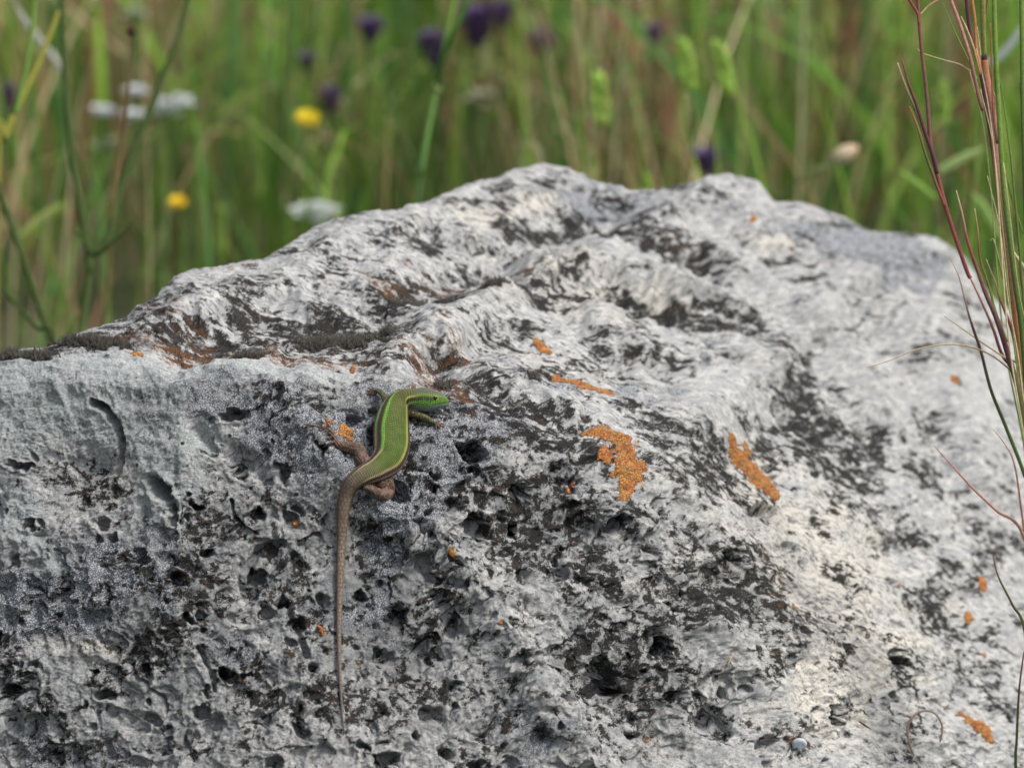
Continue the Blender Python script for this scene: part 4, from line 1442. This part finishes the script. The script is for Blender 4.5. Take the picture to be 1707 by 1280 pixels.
tag(mg, 'dense blurred meadow grass, green and rusty dry blades, filling the background', 'grass', kind='stuff')
print('meadow faces', len(mg.data.polygons))


# ------------------------------------------------------------------ helpers for single plants
def W3(pts):
    """[(px, py, d), ...] -> world points"""
    a = np.array(pts, float)
    return P(a[:, 0], a[:, 1], a[:, 2])


def to_ground(p, dx=0.0, dy=0.0, n=1):
    """points from p down to the soil"""
    q = np.array(p, float)
    g = np.array([q[0] + dx, q[1] + dy, -0.01])
    mid = q * 0.45 + g * 0.55 + np.array([dx * 0.12, 0, 0])
    return np.array([g, mid])


def empty(name, loc):
    o = bpy.data.objects.new(name, None)
    o.location = loc
    o.empty_display_size = 0.01
    COL.objects.link(o)
    return o


def local_part(bag, name, mat, root):
    o = bag.build(name, mat, root)
    o.location = tuple(-c for c in root.location)
    return o


def plant(name, base, label, cat, group=None):
    r = empty(name, tuple(float(v) for v in base))
    tag(r, label, cat, group)
    return r


def stem_part(root, pts, r, col, name='stalk', sides=7, n=26, mat=None, flat=1.0):
    b_ = Bag()
    b_.tube(pts, r, col, sides, n, flat)
    return local_part(b_, name, mat or M_STEM, root)


def petal(cen, out, up, L, wd, col, bag, cup=0.25):
    """one petal: a curved pointed-oval sheet with thickness"""
    out = np.asarray(out, float) / np.linalg.norm(out)
    up = np.asarray(up, float)
    sd = np.cross(up, out)
    t = np.linspace(0, 1, 6)
    wv = wd * np.sin(np.pi * (0.12 + 0.80 * t)) * (0.55 + 0.6 * t)
    top, botm = [], []
    for k in (-1, -0.5, 0, 0.5, 1):
        row = cen + out * (L * t)[:, None] + sd * (wv * k)[:, None] + up * (L * cup * t ** 2 + abs(k) * wd * 0.25)[:, None]
        top.append(row)
        botm.append(row - up * wd * 0.08)
    V = np.vstack(top + botm)
    Q = []
    for a in range(4):
        for b in range(5):
            Q.append([a * 6 + b, a * 6 + b + 1, (a + 1) * 6 + b + 1, (a + 1) * 6 + b])
            Q.append([30 + a * 6 + b, 30 + (a + 1) * 6 + b, 30 + (a + 1) * 6 + b + 1, 30 + a * 6 + b + 1])
    bag.add(V, np.array(Q), None, col)


def daisy(px, py, d, size_px, name, label, cat, group, pc, cc, rings=2, npet=14, face=(0, -0.45, 0.9), stem_c=(0.12, 0.20, 0.04)):
    c = W3([(px, py, d)])[0]
    R = size_px * KPX * d / 2
    gpts = to_ground(c, rm.uniform(-.03, .03), rm.uniform(-.02, .05))
    root = plant(name, gpts[0], label, cat, group)
    stem_part(root, np.vstack([gpts, c - np.array([0, 0, R * .3])]), [0.0011, 0.0007], stem_c)
    up = np.array(face, float)
    up /= np.linalg.norm(up)
    ax = np.cross(up, [1, 0, 0.1])
    ax /= np.linalg.norm(ax)
    ay = np.cross(up, ax)
    for k in range(rings):
        for i in range(npet):
            a = 2 * np.pi * (i + 0.5 * k) / npet + rm.uniform(-.08, .08)
            b_ = Bag()
            L = R * (1.0 - 0.25 * k) * rm.uniform(0.85, 1.08)
            petal(c + up * R * 0.06 * k, ax * math.cos(a) + ay * math.sin(a), up, L, R * 0.55 / npet * 5, pc, b_, 0.15 + 0.3 * k)
            local_part(b_, 'petal', M_PETAL, root)
    b_ = Bag()
    V, Q = uv_ball(c + up * R * 0.1, R * 0.28, 8, 12, (1, 1, 0.7))
    b_.add(V, Q, None, cc)
    local_part(b_, 'flower_centre', M_PETAL, root)
    return root


# yellow flowers
daisy(513, 199, 3.05, 46, 'yellow_flower', 'larger blurred yellow flower, upper left, right of the white blossoms', 'flower', 'yellow flowers in the meadow', (0.80, 0.66, 0.03), (0.62, 0.40, 0.02))
daisy(297, 338, 2.95, 36, 'yellow_flower', 'smaller blurred yellow flower standing lower, above the left end of the boulder', 'flower', 'yellow flowers in the meadow', (0.80, 0.60, 0.02), (0.6, 0.36, 0.02))


def umbel(px, py, d, wpx, hpx, label, n=16, col=(0.78, 0.80, 0.82), name='white_flower', cat='flower', group='white flower heads in the meadow'):
    d = min(d, 3.35)
    c = W3([(px, py, d)])[0]
    k = KPX * d
    foot = c - np.array([0, 0, 0.05 + hpx * k * 0.5])
    gpts = to_ground(foot, rm.uniform(-.03, .03), rm.uniform(0, .04))
    root = plant(name, gpts[0], label, cat, group)
    stem_part(root, np.vstack([gpts, foot]), [0.0014, 0.0009], (0.12, 0.2, 0.05))
    rays = Bag()
    fl = Bag()
    for i in range(n):
        rr = math.sqrt((i + 0.5) / n)
        a = i * 2.4
        q = c + np.array([math.cos(a) * rr * wpx * k / 2, math.sin(a) * rr * wpx * k / 2, (0.6 - rr * rr) * hpx * k * 0.35 + rm.normal(0, hpx * k * 0.12)])
        rays.tube(np.array([foot, foot * 0.4 + q * 0.6, q]), [0.0006, 0.0004], (0.16, 0.25, 0.07), 5, 6)
        for p_ in range(5):
            aa_ = p_ * 1.2566 + a
            petal(q, (math.cos(aa_), math.sin(aa_), 0.25), np.array([0, -0.2, 0.98]), 0.0050, 0.0024, col, fl, 0.2)
    local_part(rays, 'flower_stalks', M_STEM, root)
    local_part(fl, 'florets', M_PETAL, root)
    return root


umbel(172, 188, 3.3, 26, 20, 'small white flower head, leftmost of the white blossoms at upper left', 9)
umbel(226, 157, 3.3, 26, 20, 'small white flower head, upper one beside the stem with a dark bud', 9)
umbel(223, 193, 3.25, 26, 22, 'small white flower head, lower one beside the stem with a dark bud', 9)
umbel(290, 178, 3.35, 64, 44, 'broad white flower head, widest of the blossoms at upper left', 24, (0.70, 0.72, 0.74))
umbel(176, 245, 3.5, 22, 20, 'dull greyish flower head, lowest of the blossoms at upper left', 8, (0.42, 0.45, 0.42))
umbel(525, 354, 3.0, 74, 34, 'loose white flower head just above the left skyline of the boulder', 24, (0.62, 0.66, 0.62))
umbel(225, 28, 3.7, 34, 30, 'faint pale flower head near the top edge at left', 9, (0.36, 0.42, 0.28))
umbel(800, 165, 3.8, 50, 40, 'faint pale flower head in the grass above the boulder\'s peak', 12, (0.34, 0.34, 0.22))


def spike(px, py, d, wpx, hpx, label):
    d = min(d, 3.4)
    c = W3([(px, py, d)])[0]
    k = KPX * d
    foot = c - np.array([0, 0, hpx * k * 0.5])
    gpts = to_ground(foot, rm.uniform(-.02, .02), rm.uniform(0, .04))
    root = plant('purple_flower', gpts[0], label, 'flower', 'purple flowers in the meadow')
    stem_part(root, np.vstack([gpts, foot, c + np.array([0, 0, hpx * k * .45])]), [0.0014, 0.0008], (0.10, 0.14, 0.05))
    fl = Bag()
    for i in range(44):
        z = (i / 44 - 0.5) * hpx * k * 1.2
        a = i * 2.4
        rr = wpx * k * 0.80 * math.sin(math.pi * (0.15 + 0.8 * (i / 44)))
        dr = np.array([math.cos(a), math.sin(a), 0.5])
        petal(c + np.array([0, 0, z]), dr, np.array([0, 0, 1.0]), rr, rr * 0.45, np.array([0.17, 0.11, 0.25]) * rm.uniform(0.6, 1.4), fl, 0.3)
    local_part(fl, 'florets', M_PETAL, root)
    return root


for a_ in [(618, 55, 3.9, 34, 34, 'dark purple flower, near the top edge above the yellow flower'), (722, 86, 3.8, 40, 52, 'dark purple flower just left of the tall pair of green stalks'),
           (836, 28, 3.8, 30, 36, 'reddish purple flower near the top edge, right of the tall green stalks'), (905, 75, 3.9, 30, 36, 'dark blue violet flower above the boulder\'s peak'),
           (550, 172, 3.6, 30, 40, 'dark purple flower touching the larger yellow flower'), (1174, 277, 3.2, 40, 34, 'purple flower just above the right hump of the skyline'),
           (15, 165, 3.4, 22, 50, 'purple flower at the left edge of the picture'), (795, 50, 4.0, 46, 60, 'dusky violet flower between the tall stalks and the top edge'),
           (512, 108, 3.9, 24, 26, 'small dark purple flower high above the larger yellow flower'), (1090, 60, 4.0, 24, 30, 'faint violet flower near the top edge, right of centre')]:
    spike(*a_)


def seed_stalk(pts, d, head, hw, label, col=(0.38, 0.58, 0.10), stemc=(0.13, 0.22, 0.05), sw=1.6, name='grass_stalk'):
    """pts: stalk px points top->bottom (px,py); head: number of px at the top that is the seed head"""
    A = W3([(x, y, d) for x, y in pts])
    k = KPX * d
    gp = to_ground(A[-1], rm.uniform(-.02, .02), rm.uniform(0, .03))
    root = plant(name, gp[0], label, 'grass', 'single grass stalks standing out in the meadow')
    stem_part(root, np.vstack([gp, A[::-1][:-1]]), [sw * k * 1.3, sw * k * 0.7], stemc)
    top, nxt = A[0], A[1]
    hd_ = Bag()
    n_ = 13
    for i in range(n_):
        t = i / n_
        c = nxt * (1 - t) + top * t
        ax = (top - nxt)
        ax /= np.linalg.norm(ax)
        for sg_ in (-1, 1):
            o = np.array([sg_ * 1.0, rm.uniform(-.6, .2), 0]) * hw * k * 0.35 * math.sin(math.pi * (0.18 + 0.72 * t))
            L_ = np.linalg.norm(top - nxt) * 0.20
            hd_.tube(np.array([c, c + o + ax * L_ * 0.5, c + o * 1.1 + ax * L_]), [0.2 * hw * k, 0.26 * hw * k, 0.02 * hw * k], np.array(col) * rm.uniform(0.8, 1.15), 5, 5)
    local_part(hd_, 'seed_head', M_LEAF, root)
    return root


seed_stalk([(1137, 72), (1150, 150), (1158, 220), (1150, 300)], 2.85, 1, 30, 'grass stalk with a bright green seed head, left of the pair above the skyline gap')
seed_stalk([(1196, 76), (1215, 160), (1222, 230), (1240, 300)], 2.85, 1, 30, 'grass stalk with a bright green seed head, right of the pair above the skyline gap')
seed_stalk([(997, 128), (1002, 210), (990, 270), (985, 300)], 2.85, 1, 30, 'grass stalk with a bright green seed head, just right of the boulder\'s peak')
seed_stalk([(1572, 140), (1575, 210), (1570, 280), (1560, 380)], 2.9, 1, 15, 'green grass spike behind the red grass tuft')
seed_stalk([(60, 400 - 120), (70, 360), (75, 450), (80, 560)], 3.4, 1, 14, 'dull green grass spike at far left behind the branching plant', (0.2, 0.27, 0.1))
seed_stalk([(432, 240), (430, 330), (425, 400), (425, 430)], 3.3, 1, 18, 'green grass spike between the two yellow flowers', (0.24, 0.36, 0.08))
seed_stalk([(368, 350), (366, 430), (365, 450)], 3.2, 1, 22, 'bright green grass spike right of the smaller yellow flower', (0.28, 0.42, 0.08))
seed_stalk([(1330, 40), (1310, 130), (1290, 220), (1280, 320)], 3.5, 1, 24, 'pale green feathery grass spike leaning right, upper right', (0.28, 0.36, 0.14))


def long_leaf(pts, d, wpx, label, col, name='grass_leaf', flat=0.25, depth=0.0, stem=True, group='single leaves among the meadow grass'):
    A = W3([(x, y, d + depth * i) for i, (x, y) in enumerate(pts)])
    k = KPX * d
    low = A[-1]
    if stem:
        gp = to_ground(low, rm.uniform(-.04, .04), rm.uniform(0.0, .05))
        root = plant(name, gp[0], label, 'grass', group)
        stem_part(root, np.vstack([gp, low]), [0.0010, 0.0007], (0.11, 0.17, 0.04))
    else:
        root = plant(name, low, label, 'grass', group)
    b_ = Bag()
    b_.tube(A[::-1], [wpx * k * 0.35, wpx * k * 0.5, wpx * k * 0.45, wpx * k * 0.06], col, 8, 20, flat)
    local_part(b_, 'leaf_blade', M_LEAF, root)
    return root


long_leaf([(108, 336), (70, 362), (30, 396)], 2.85, 12, 'pale yellow green leaf slanting up to the right at the left edge', (0.50, 0.56, 0.20))
long_leaf([(20, -5), (45, 40), (75, 78), (110, 125)], 2.8, 11, 'whitish dry leaf slanting down at the top left corner', (0.62, 0.62, 0.58))
long_leaf([(1642, 246), (1605, 264), (1562, 288)], 2.75, 15, 'pale green leaf slanting up to the right behind the red grass tuft', (0.46, 0.60, 0.24))
long_leaf([(1494, 284), (1520, 302), (1560, 332)], 2.7, 13, 'bright green leaf slanting down to the right, left of the red grass tuft', (0.32, 0.50, 0.10))
long_leaf([(1618, 318), (1640, 350), (1668, 398)], 2.75, 17, 'broad light green leaf slanting down behind the red grass tuft', (0.34, 0.50, 0.14))
long_leaf([(1705, 40), (1695, 60), (1665, 96), (1640, 106)], 2.75, 12, 'curved grey white dry leaf behind the red grass tuft', (0.55, 0.58, 0.58))
long_leaf([(868, 240), (893, 246), (904, 290)], 2.9, 9, 'short pale dry leaf hooked above the boulder\'s peak', (0.50, 0.46, 0.26))
long_leaf([(1072, 283), (1078, 300), (1085, 330)], 2.8, 12, 'short bright green leaf tip poking over the skyline gap', (0.30, 0.52, 0.06))
long_leaf([(950, 110), (915, 60), (900, 20)], 3.3, 8, 'pinkish dry leaf leaning above the boulder\'s peak', (0.34, 0.18, 0.15))
long_leaf([(415, 150), (390, 170), (360, 200)], 3.1, 12, 'yellow green leaf slanting right of the broad white flower head', (0.30, 0.42, 0.10))
long_leaf([(1250, 30), (1200, 60), (1130, 100), (1050, 160)], 3.1, 4, 'long thin arching green leaf at upper right', (0.16, 0.26, 0.07))

# the tall pair of green stalks above the skyline
A = W3([(767, -60, 2.62), (757, 0, 2.62), (741, 80, 2.62), (727, 148, 2.62), (714, 215, 2.62), (703, 280, 2.62), (696, 345, 2.63)])
gp = to_ground(A[-1], -0.01, 0.02)
tp = plant('tall_grass_stalk', gp[0], 'tall smooth green grass stalk with a joint, rising behind the skyline left of the peak', 'grass')
stem_part(tp, np.vstack([gp, A[::-1]]), [0.0017, 0.0017, 0.0015, 0.0013], np.array([(0.10, 0.22, 0.06), (0.14, 0.28, 0.08), (0.17, 0.33, 0.07), (0.24, 0.38, 0.05)]), n=40)
B_ = W3([(728, 150, 2.62), (736, 110, 2.61), (752, 60, 2.60), (772, 20, 2.60), (798, -40, 2.60)])
bb = Bag()
bb.tube(B_, [0.0012, 0.0017, 0.0012], (0.10, 0.24, 0.05), 7, 18, 0.35)
local_part(bb, 'leaf_blade', M_LEAF, tp)
V, Q = uv_ball(A[3], 0.0026, 8, 10, (1, 1, 1.3))
bb = Bag()
bb.add(V, Q, None, (0.24, 0.34, 0.10))
local_part(bb, 'joint', M_STEM, tp)
A = W3([(648, 195, 3.0), (645, 270, 3.0), (642, 360, 3.0)])
gp = to_ground(A[-1])
tq = plant('dry_stalk', gp[0], 'thin straight tan stalk left of the tall green stalk', 'grass')
stem_part(tq, np.vstack([gp, A[::-1]]), [0.0012, 0.0008], (0.30, 0.24, 0.10))

# the cream bud on its leaning stalk
A = W3([(1385, 272, 2.75), (1350, 290, 2.75), (1310, 322, 2.76), (1285, 370, 2.78)])
gp = to_ground(A[-1], 0, 0.01)
bd = plant('flower_bud', gp[0], 'cream and pink oval flower bud on a leaning stalk above the right slope', 'flower bud')
stem_part(bd, np.vstack([gp, A[::-1]]), [0.0012, 0.0009], (0.20, 0.26, 0.10))
bc = W3([(1406, 258, 2.75)])[0]
for i in range(9):
    a = i * 2 * np.pi / 9
    bb = Bag()
    ax = W3([(1431, 245, 2.75)])[0] - W3([(1384, 271, 2.75)])[0]
    L = np.linalg.norm(ax)
    ax /= L
    s1 = np.cross(ax, [0, 1, 0])
    s1 /= np.linalg.norm(s1)
    s2_ = np.cross(ax, s1)
    o = s1 * math.cos(a) + s2_ * math.sin(a)
    bb.tube(np.array([bc - ax * L * .5, bc - ax * L * .15 + o * L * .17, bc + ax * L * .2 + o * L * .16, bc + ax * L * .5 + o * L * .04]), [0.0007, 0.0019, 0.0019, 0.0006],
            np.array([(0.55, 0.52, 0.30), (0.72, 0.62, 0.42), (0.74, 0.50, 0.36)]), 6, 9, 0.45)
    local_part(bb, 'sepal', M_PETAL, bd)

# ------------------------------------------------------------------ branching plant at the left
dl = 2.42
g0 = np.array([*P(120, 640, dl)[:2], -0.01])
lp = plant('branching_plant', g0, 'dark green branching plant with long thin stems behind the left end of the boulder', 'plant')
sc1, sc2 = (0.040, 0.070, 0.010), (0.065, 0.125, 0.015)
for nm, pts, r, c in [
    ('stem', [(134, 620), (138, 540), (148, 470), (148, 425), (135, 350), (122, 270), (113, 190), (108, 120), (105, 50), (102, -40)], [0.0019, 0.0016, 0.0014, 0.0012], sc1),
    ('stem', [(148, 425), (172, 412), (188, 375), (200, 320), (222, 255), (248, 190), (272, 125), (298, 60), (318, -20)], [0.0019, 0.0017, 0.0014, 0.0010], sc1),
    ('side_branch', [(172, 412), (195, 395), (222, 368)], [0.0012, 0.0010, 0.0008], sc1),
    ('side_branch', [(150, 420), (140, 400), (125, 385)], [0.0008, 0.0006], sc1),
    ('stem', [(98, 620), (82, 560), (62, 500), (42, 440), (22, 385), (0, 320), (-30, 240)], [0.0015, 0.0013, 0.0011], sc1),
    ('side_branch', [(95, 590), (60, 545), (20, 500), (5, 480)], [0.0010, 0.0007], sc1),
    ('side_branch', [(100, 600), (115, 570), (128, 525)], [0.0010, 0.0006], sc2),
    ('stem', [(-6, 300), (5, 235), (25, 190), (48, 140), (72, 88), (98, 20)], [0.0018, 0.0015, 0.0010], (0.24, 0.24, 0.035)),
    ('side_branch', [(25, 190), (40, 130), (52, 60), (60, -20)], [0.0012, 0.0009], (0.14, 0.24, 0.04)),
]:
    pp = W3([(x, y, dl + 0.0006 * (620 - y) * (0.2 if nm == 'stem' else 0.1)) for x, y in pts])
    if pts[0][1] > 580:
        pp = np.vstack([g0, g0 * 0.5 + pp[0] * 0.5, pp])
    elif pts[0][0] < 0:
        pp = np.vstack([g0 + np.array([-0.05, 0, 0]), pp])
    stem_part(lp, pp, [q * 1.35 for q in r], c, nm, 8, 40)
dk_ = W3([(172, 620, 2.45), (178, 520, 2.45), (182, 430, 2.45), (189, 340, 2.45), (202, 250, 2.46), (212, 170, 2.46), (217, 100, 2.47), (219, 60, 2.47)])
gp = to_ground(dk_[0], 0, 0.01)
bs = plant('budded_stem', gp[0], 'thin stem with a small dark brown bud on top, crossing the branching plant', 'plant')
stem_part(bs, np.vstack([gp, dk_]), [0.0014, 0.0012, 0.0010, 0.0008], np.array([(0.10, 0.16, 0.03), (0.12, 0.15, 0.03), (0.13, 0.085, 0.03), (0.10, 0.06, 0.03)]), n=40)
bb = Bag()
for i in range(7):
    a = i * 0.9
    o = np.array([math.cos(a), math.sin(a), 0])
    c0_ = dk_[-1]
    bb.tube(np.array([c0_, c0_ + o * .0016 + np.array([0, 0, .002]), c0_ + o * .0004 + np.array([0, 0, .0058])]), [0.0007, 0.0012, 0.0003], (0.075, 0.025, 0.02), 6, 7)
local_part(bb, 'bud', M_PETAL, bs)

# ------------------------------------------------------------------ red and green grass tuft beside the boulder, at the right
RED, PUR, PNK, RUS, GRN, DGR, TAN, BRN = ((0.17, 0.045, 0.04), (0.075, 0.022, 0.035), (0.34, 0.17, 0.13), (0.30, 0.12, 0.05),
                                          (0.12, 0.19, 0.035), (0.055, 0.095, 0.022), (0.42, 0.33, 0.20), (0.12, 0.065, 0.05))
FT = [(1722, 860), (1742, 1400), (1755, 2040)]
TUFT = [
    ([(1500, -40), (1515, -2), (1529, 22), (1532, 40)], 2.6, 2.0, [RED, RED], 0),
    ([(1528, -40), (1531, 20), (1536, 82), (1543, 140), (1548, 199), (1551, 240), (1560, 282), (1578, 350), (1597, 409), (1613, 455), (1618, 464)], 2.2, 3.2, [RED, BRN, RED, RED], 0),
    ([(1618, 464), (1639, 509), (1656, 549), (1670, 590), (1700, 650)] + FT, 1.4, 3.0, [PNK, PUR, GRN], 1),
    ([(1534, 25), (1550, 9), (1572, -4)], 1.3, 1.4, [TAN, PNK], 0),
    ([(1529, 82), (1540, 90), (1575, 101), (1600, 108), (1618, 119)], 0.6, 1.0, [TAN, TAN], 0),
    ([(1503, 100), (1515, 140), (1527, 173), (1541, 218), (1556, 262), (1563, 290)], 0.8, 3.0, [RED, PUR, PUR], 0),
    ([(1496, 105), (1510, 145), (1524, 180), (1533, 205), (1548, 250)], 0.8, 1.9, [TAN, DGR, GRN], 0),
    ([(1516, 178), (1529, 211), (1543, 258), (1558, 300), (1575, 345)], 0.7, 2.3, [RUS, DGR, RED], 0),
    ([(1637, -40), (1639, 50), (1641, 95)], 4.5, 4.0, [(0.16, 0.17, 0.04), (0.17, 0.16, 0.05)], 0),
    ([(1640, 92), (1642, 106)], 4.6, 4.6, [PUR, PUR], 0),
    ([(1641, 101), (1644, 129), (1653, 176), (1658, 222), (1665, 300), (1674, 350), (1680, 395), (1685, 450), (1692, 520), (1700, 590), (1712, 700)] + FT, 5.4, 6.2, [RUS, PNK, PNK, PNK, RUS, GRN, GRN], 1),
    ([(1606, -40), (1611, 0), (1618, 58), (1634, 117), (1644, 176), (1653, 234), (1661, 300), (1668, 360)], 2.6, 3.4, [PUR, PUR, PUR, RUS], 0),
    ([(1614, -40), (1620, 0), (1625, 35), (1627, 75), (1634, 110)], 2.5, 2.4, [RUS, RUS], 0),
    ([(1576, -30), (1585, 0), (1602, 47), (1618, 100), (1632, 164), (1638, 185)], 2.4, 2.8, [PNK, PNK, PUR], 0),
    ([(1650, -30), (1646, 0), (1642, 47), (1641, 60)], 1.8, 1.0, [RED, RED], 0),
    ([(1655, -40), (1657, 0), (1660, 94), (1665, 187), (1672, 300), (1680, 374), (1692, 470), (1706, 580)] + FT, 3.4, 4.0, [GRN, GRN, DGR, GRN], 1),
    ([(1651, 40), (1654, 140), (1657, 199), (1662, 240)], 1.0, 2.0, [RUS, BRN], 0),
    ([(1702, -40), (1704, 60), (1706, 200), (1712, 400), (1718, 600)] + FT, 3.6, 4.2, [GRN, DGR, GRN], 1),
    ([(1700, 138), (1703, 170), (1709, 210), (1716, 300)], 0.7, 2.0, [RED, RED], 0),
    ([(1571, 5), (1590, 50), (1610, 92), (1630, 135)], 0.6, 1.4, [GRN, GRN], 0),
    ([(1602, 28), (1612, 50), (1624, 84), (1634, 125)], 0.7, 1.9, [TAN, RUS], 0),
    ([(1629, 45), (1633, 80), (1637, 110)], 0.6, 1.0, [TAN, TAN], 0),
    ([(1655, 152), (1659, 165), (1658, 190)], 1.0, 1.4, [PNK, PNK], 0),
    ([(1594, 318), (1604, 357), (1613, 402), (1628, 446), (1644, 491), (1660, 528), (1677, 580), (1706, 690)] + FT, 0.7, 4.4, [TAN, RED, BRN, PUR, GRN, GRN], 1),
    ([(1625, 348), (1630, 385), (1634, 432), (1649, 479), (1660, 520), (1680, 570)], 0.6, 1.9, [TAN, RED, GRN, GRN], 0),
    ([(1585, 432), (1599, 463), (1609, 502), (1616, 528), (1625, 556), (1635, 585), (1652, 650), (1677, 712), (1707, 790)] + FT, 0.5, 2.8, [TAN, PUR, DGR, DGR], 1),
    ([(1644, 432), (1660, 474), (1667, 498), (1684, 542), (1694, 582), (1706, 650)] + FT, 0.5, 3.2, [TAN, RED, DGR, DGR], 1),
    ([(1667, 355), (1671, 400), (1677, 440), (1686, 490), (1695, 549), (1704, 620)] + FT, 1.2, 3.0, [RED, RUS, RUS, GRN], 1),
    ([(1686, 416), (1697, 432), (1710, 450)], 1.4, 2.8, [TAN, TAN], 0),
    ([(1650, 402), (1656, 400), (1664, 430), (1676, 480), (1688, 540)], 0.6, 1.6, [TAN, GRN, GRN], 0),
    ([(1688, 432), (1698, 479), (1707, 514), (1716, 600)] + FT, 0.8, 2.6, [PNK, PNK, GRN], 1),
    ([(1676, 290), (1690, 340), (1706, 390)], 0.6, 1.1, [GRN, GRN], 0),
    ([(1692, 500), (1698, 560), (1706, 640)] + FT, 2.0, 5.0, [GRN, GRN], 1),
    ([(1655, 925), (1664, 960), (1688, 1008), (1708, 1050), (1725, 1200), (1745, 1600), (1755, 2040)], 0.6, 2.6, [RED, DGR, GRN], 1),
    ([(1707, 1085), (1699, 1150), (1695, 1230), (1694, 1300), (1710, 1600), (1750, 2040)], 1.0, 2.4, [RED, DGR, DGR], 1),
    ([(1444, 613), (1480, 602), (1530, 582), (1585, 574), (1630, 582), (1668, 603), (1707, 645), (1730, 720), (1750, 1300), (1755, 2040)], 0.5, 1.5, [TAN, TAN, BRN, PNK], 1),
    ([(1574, 527), (1600, 545), (1630, 566), (1670, 593), (1712, 622), (1735, 720), (1752, 1300), (1755, 2040)], 0.6, 1.8, [TAN, TAN, TAN], 1),
    ([(1556, 742), (1580, 768), (1620, 812), (1660, 850), (1708, 898), (1740, 1100), (1755, 2040)], 0.5, 2.4, [PNK, PNK, PNK], 1),
    ([(1655, 715), (1675, 740), (1690, 770), (1700, 830), (1712, 950), (1740, 1400), (1755, 2040)], 0.5, 1.8, [TAN, PNK, BRN], 1),
]
for _i in range(9):
    _x = 1648 + _i * 7.8 + random.uniform(-4, 4)
    _t = random.uniform(60, 430)
    TUFT.append(([(_x - random.uniform(14, 40), _t), (_x - 8, _t + 90), (_x + 6, _t + 210), (_x + 26, max(_t + 330, 560))] + FT, 0.5, random.uniform(1.4, 2.6),
                 random.choice([[TAN, GRN, GRN], [GRN, DGR, GRN], [RED, RUS, GRN], [TAN, TAN, GRN]]), 1))
tb0 = np.array([*P(1750, 1300, 2.02)[:2], -0.01])
tf = plant('grass_tuft', tb0, 'tuft of red, purple and green grass blades rising at the right edge beside the boulder', 'grass')
rt = np.random.default_rng(3)
for i, (pts, r0_, r1_, cols, grounded) in enumerate(TUFT):
    dd = 2.03 + rt.uniform(-0.022, 0.022)
    xs = [(x, y, dd - 0.00002 * max(0, y - 700)) for x, y in pts]
    A = W3(xs)
    if grounded:
        A[-1] = tb0 + np.array([rt.uniform(-.02, .02), rt.uniform(-.02, .02), 0])
    npt = max(14, len(pts) * 6)
    L_ = np.linalg.norm(np.diff(A, axis=0), axis=1).sum()
    cols = np.array(cols) * np.array([1.45, 1.45, 1.45])
    # colours belong to the visible upper length
    rr = np.array([r0_, (r0_ * .35 + r1_ * .65), r1_, r1_ * .9]) * KPX * 2.03 * 1.12
    b_ = Bag()
    b_.tube(A, rr, cols, 8, npt, 0.55)
    local_part(b_, 'blade', M_STEM, tf)

# ------------------------------------------------------------------ small things lying on the stone
def on_stone(px, py, lift_mm):
    return P(px, py, min_depth(px, py) - lift_mm * MM)


pts = [(1534, 1300), (1524, 1262), (1515, 1235), (1514, 1208), (1526, 1190), (1545, 1184), (1562, 1192), (1571, 1212), (1567, 1236)]
A = np.array([on_stone(x, y, 1.8) for x, y in pts])
dt = min_depth(1540, 1230)
A = np.array([P(x, y, dt - 0.004 - 0.004 * math.sin(i * .5)) for i, (x, y) in enumerate(pts)])
b_ = Bag()
b_.tube(A, [0.0006, 0.00055, 0.0004], (0.36, 0.26, 0.21), 8, 40, 0.5)
cu = b_.build('curled_grass', M_STEM)
tag(cu, 'dry pinkish grass blade curled into a hook on the lower right of the boulder', 'dry grass')
# little white snail shell lying by a black patch
c = on_stone(1334, 1240, 1.2)
V_, Q_ = [], []
b_ = Bag()
tt = np.linspace(0, 1, 70)
an = tt * 2 * np.pi * 2.6
rad = 0.0003 + 0.0021 * tt ** 1.3
sp_c = c + (np.cos(an) * rad)[:, None] * IR + (np.sin(an) * rad * 0.85)[:, None] * (IU * 0.9 + IC * 0.3) + ((1 - tt) * 0.0012)[:, None] * IC
V, Q, T = sweep(sp_c, 0.0003 + 0.0011 * tt ** 1.2, 1.0, 10, IC)
b_.add(V, Q, T, (0.62, 0.66, 0.72))
sh = b_.build('snail_shell', M_PETAL)
tag(sh, 'tiny bluish white snail shell resting on the lower right of the boulder', 'shell')
# short fallen needles and a bark chip
for x0_, y0_, x1_, y1_, lab, cl in [(1432, 1202, 1452, 1215, 'short brown stalk chip on the pale lower right of the boulder', (0.12, 0.05, 0.03)),
                                    (1212, 1110, 1222, 1090, 'short pale straw piece in the middle of the pitted face', (0.4, 0.3, 0.18))]:
    A = np.array([on_stone(x0_, y0_, 0.8), on_stone((x0_ + x1_) / 2, (y0_ + y1_) / 2, 1.0), on_stone(x1_, y1_, 0.8)])
    b_ = Bag()
    b_.tube(A, [0.0003, 0.0005, 0.0002], cl, 7, 12, 0.7)
    tag(b_.build('dry_stalk_piece', M_STEM), lab, 'plant litter')
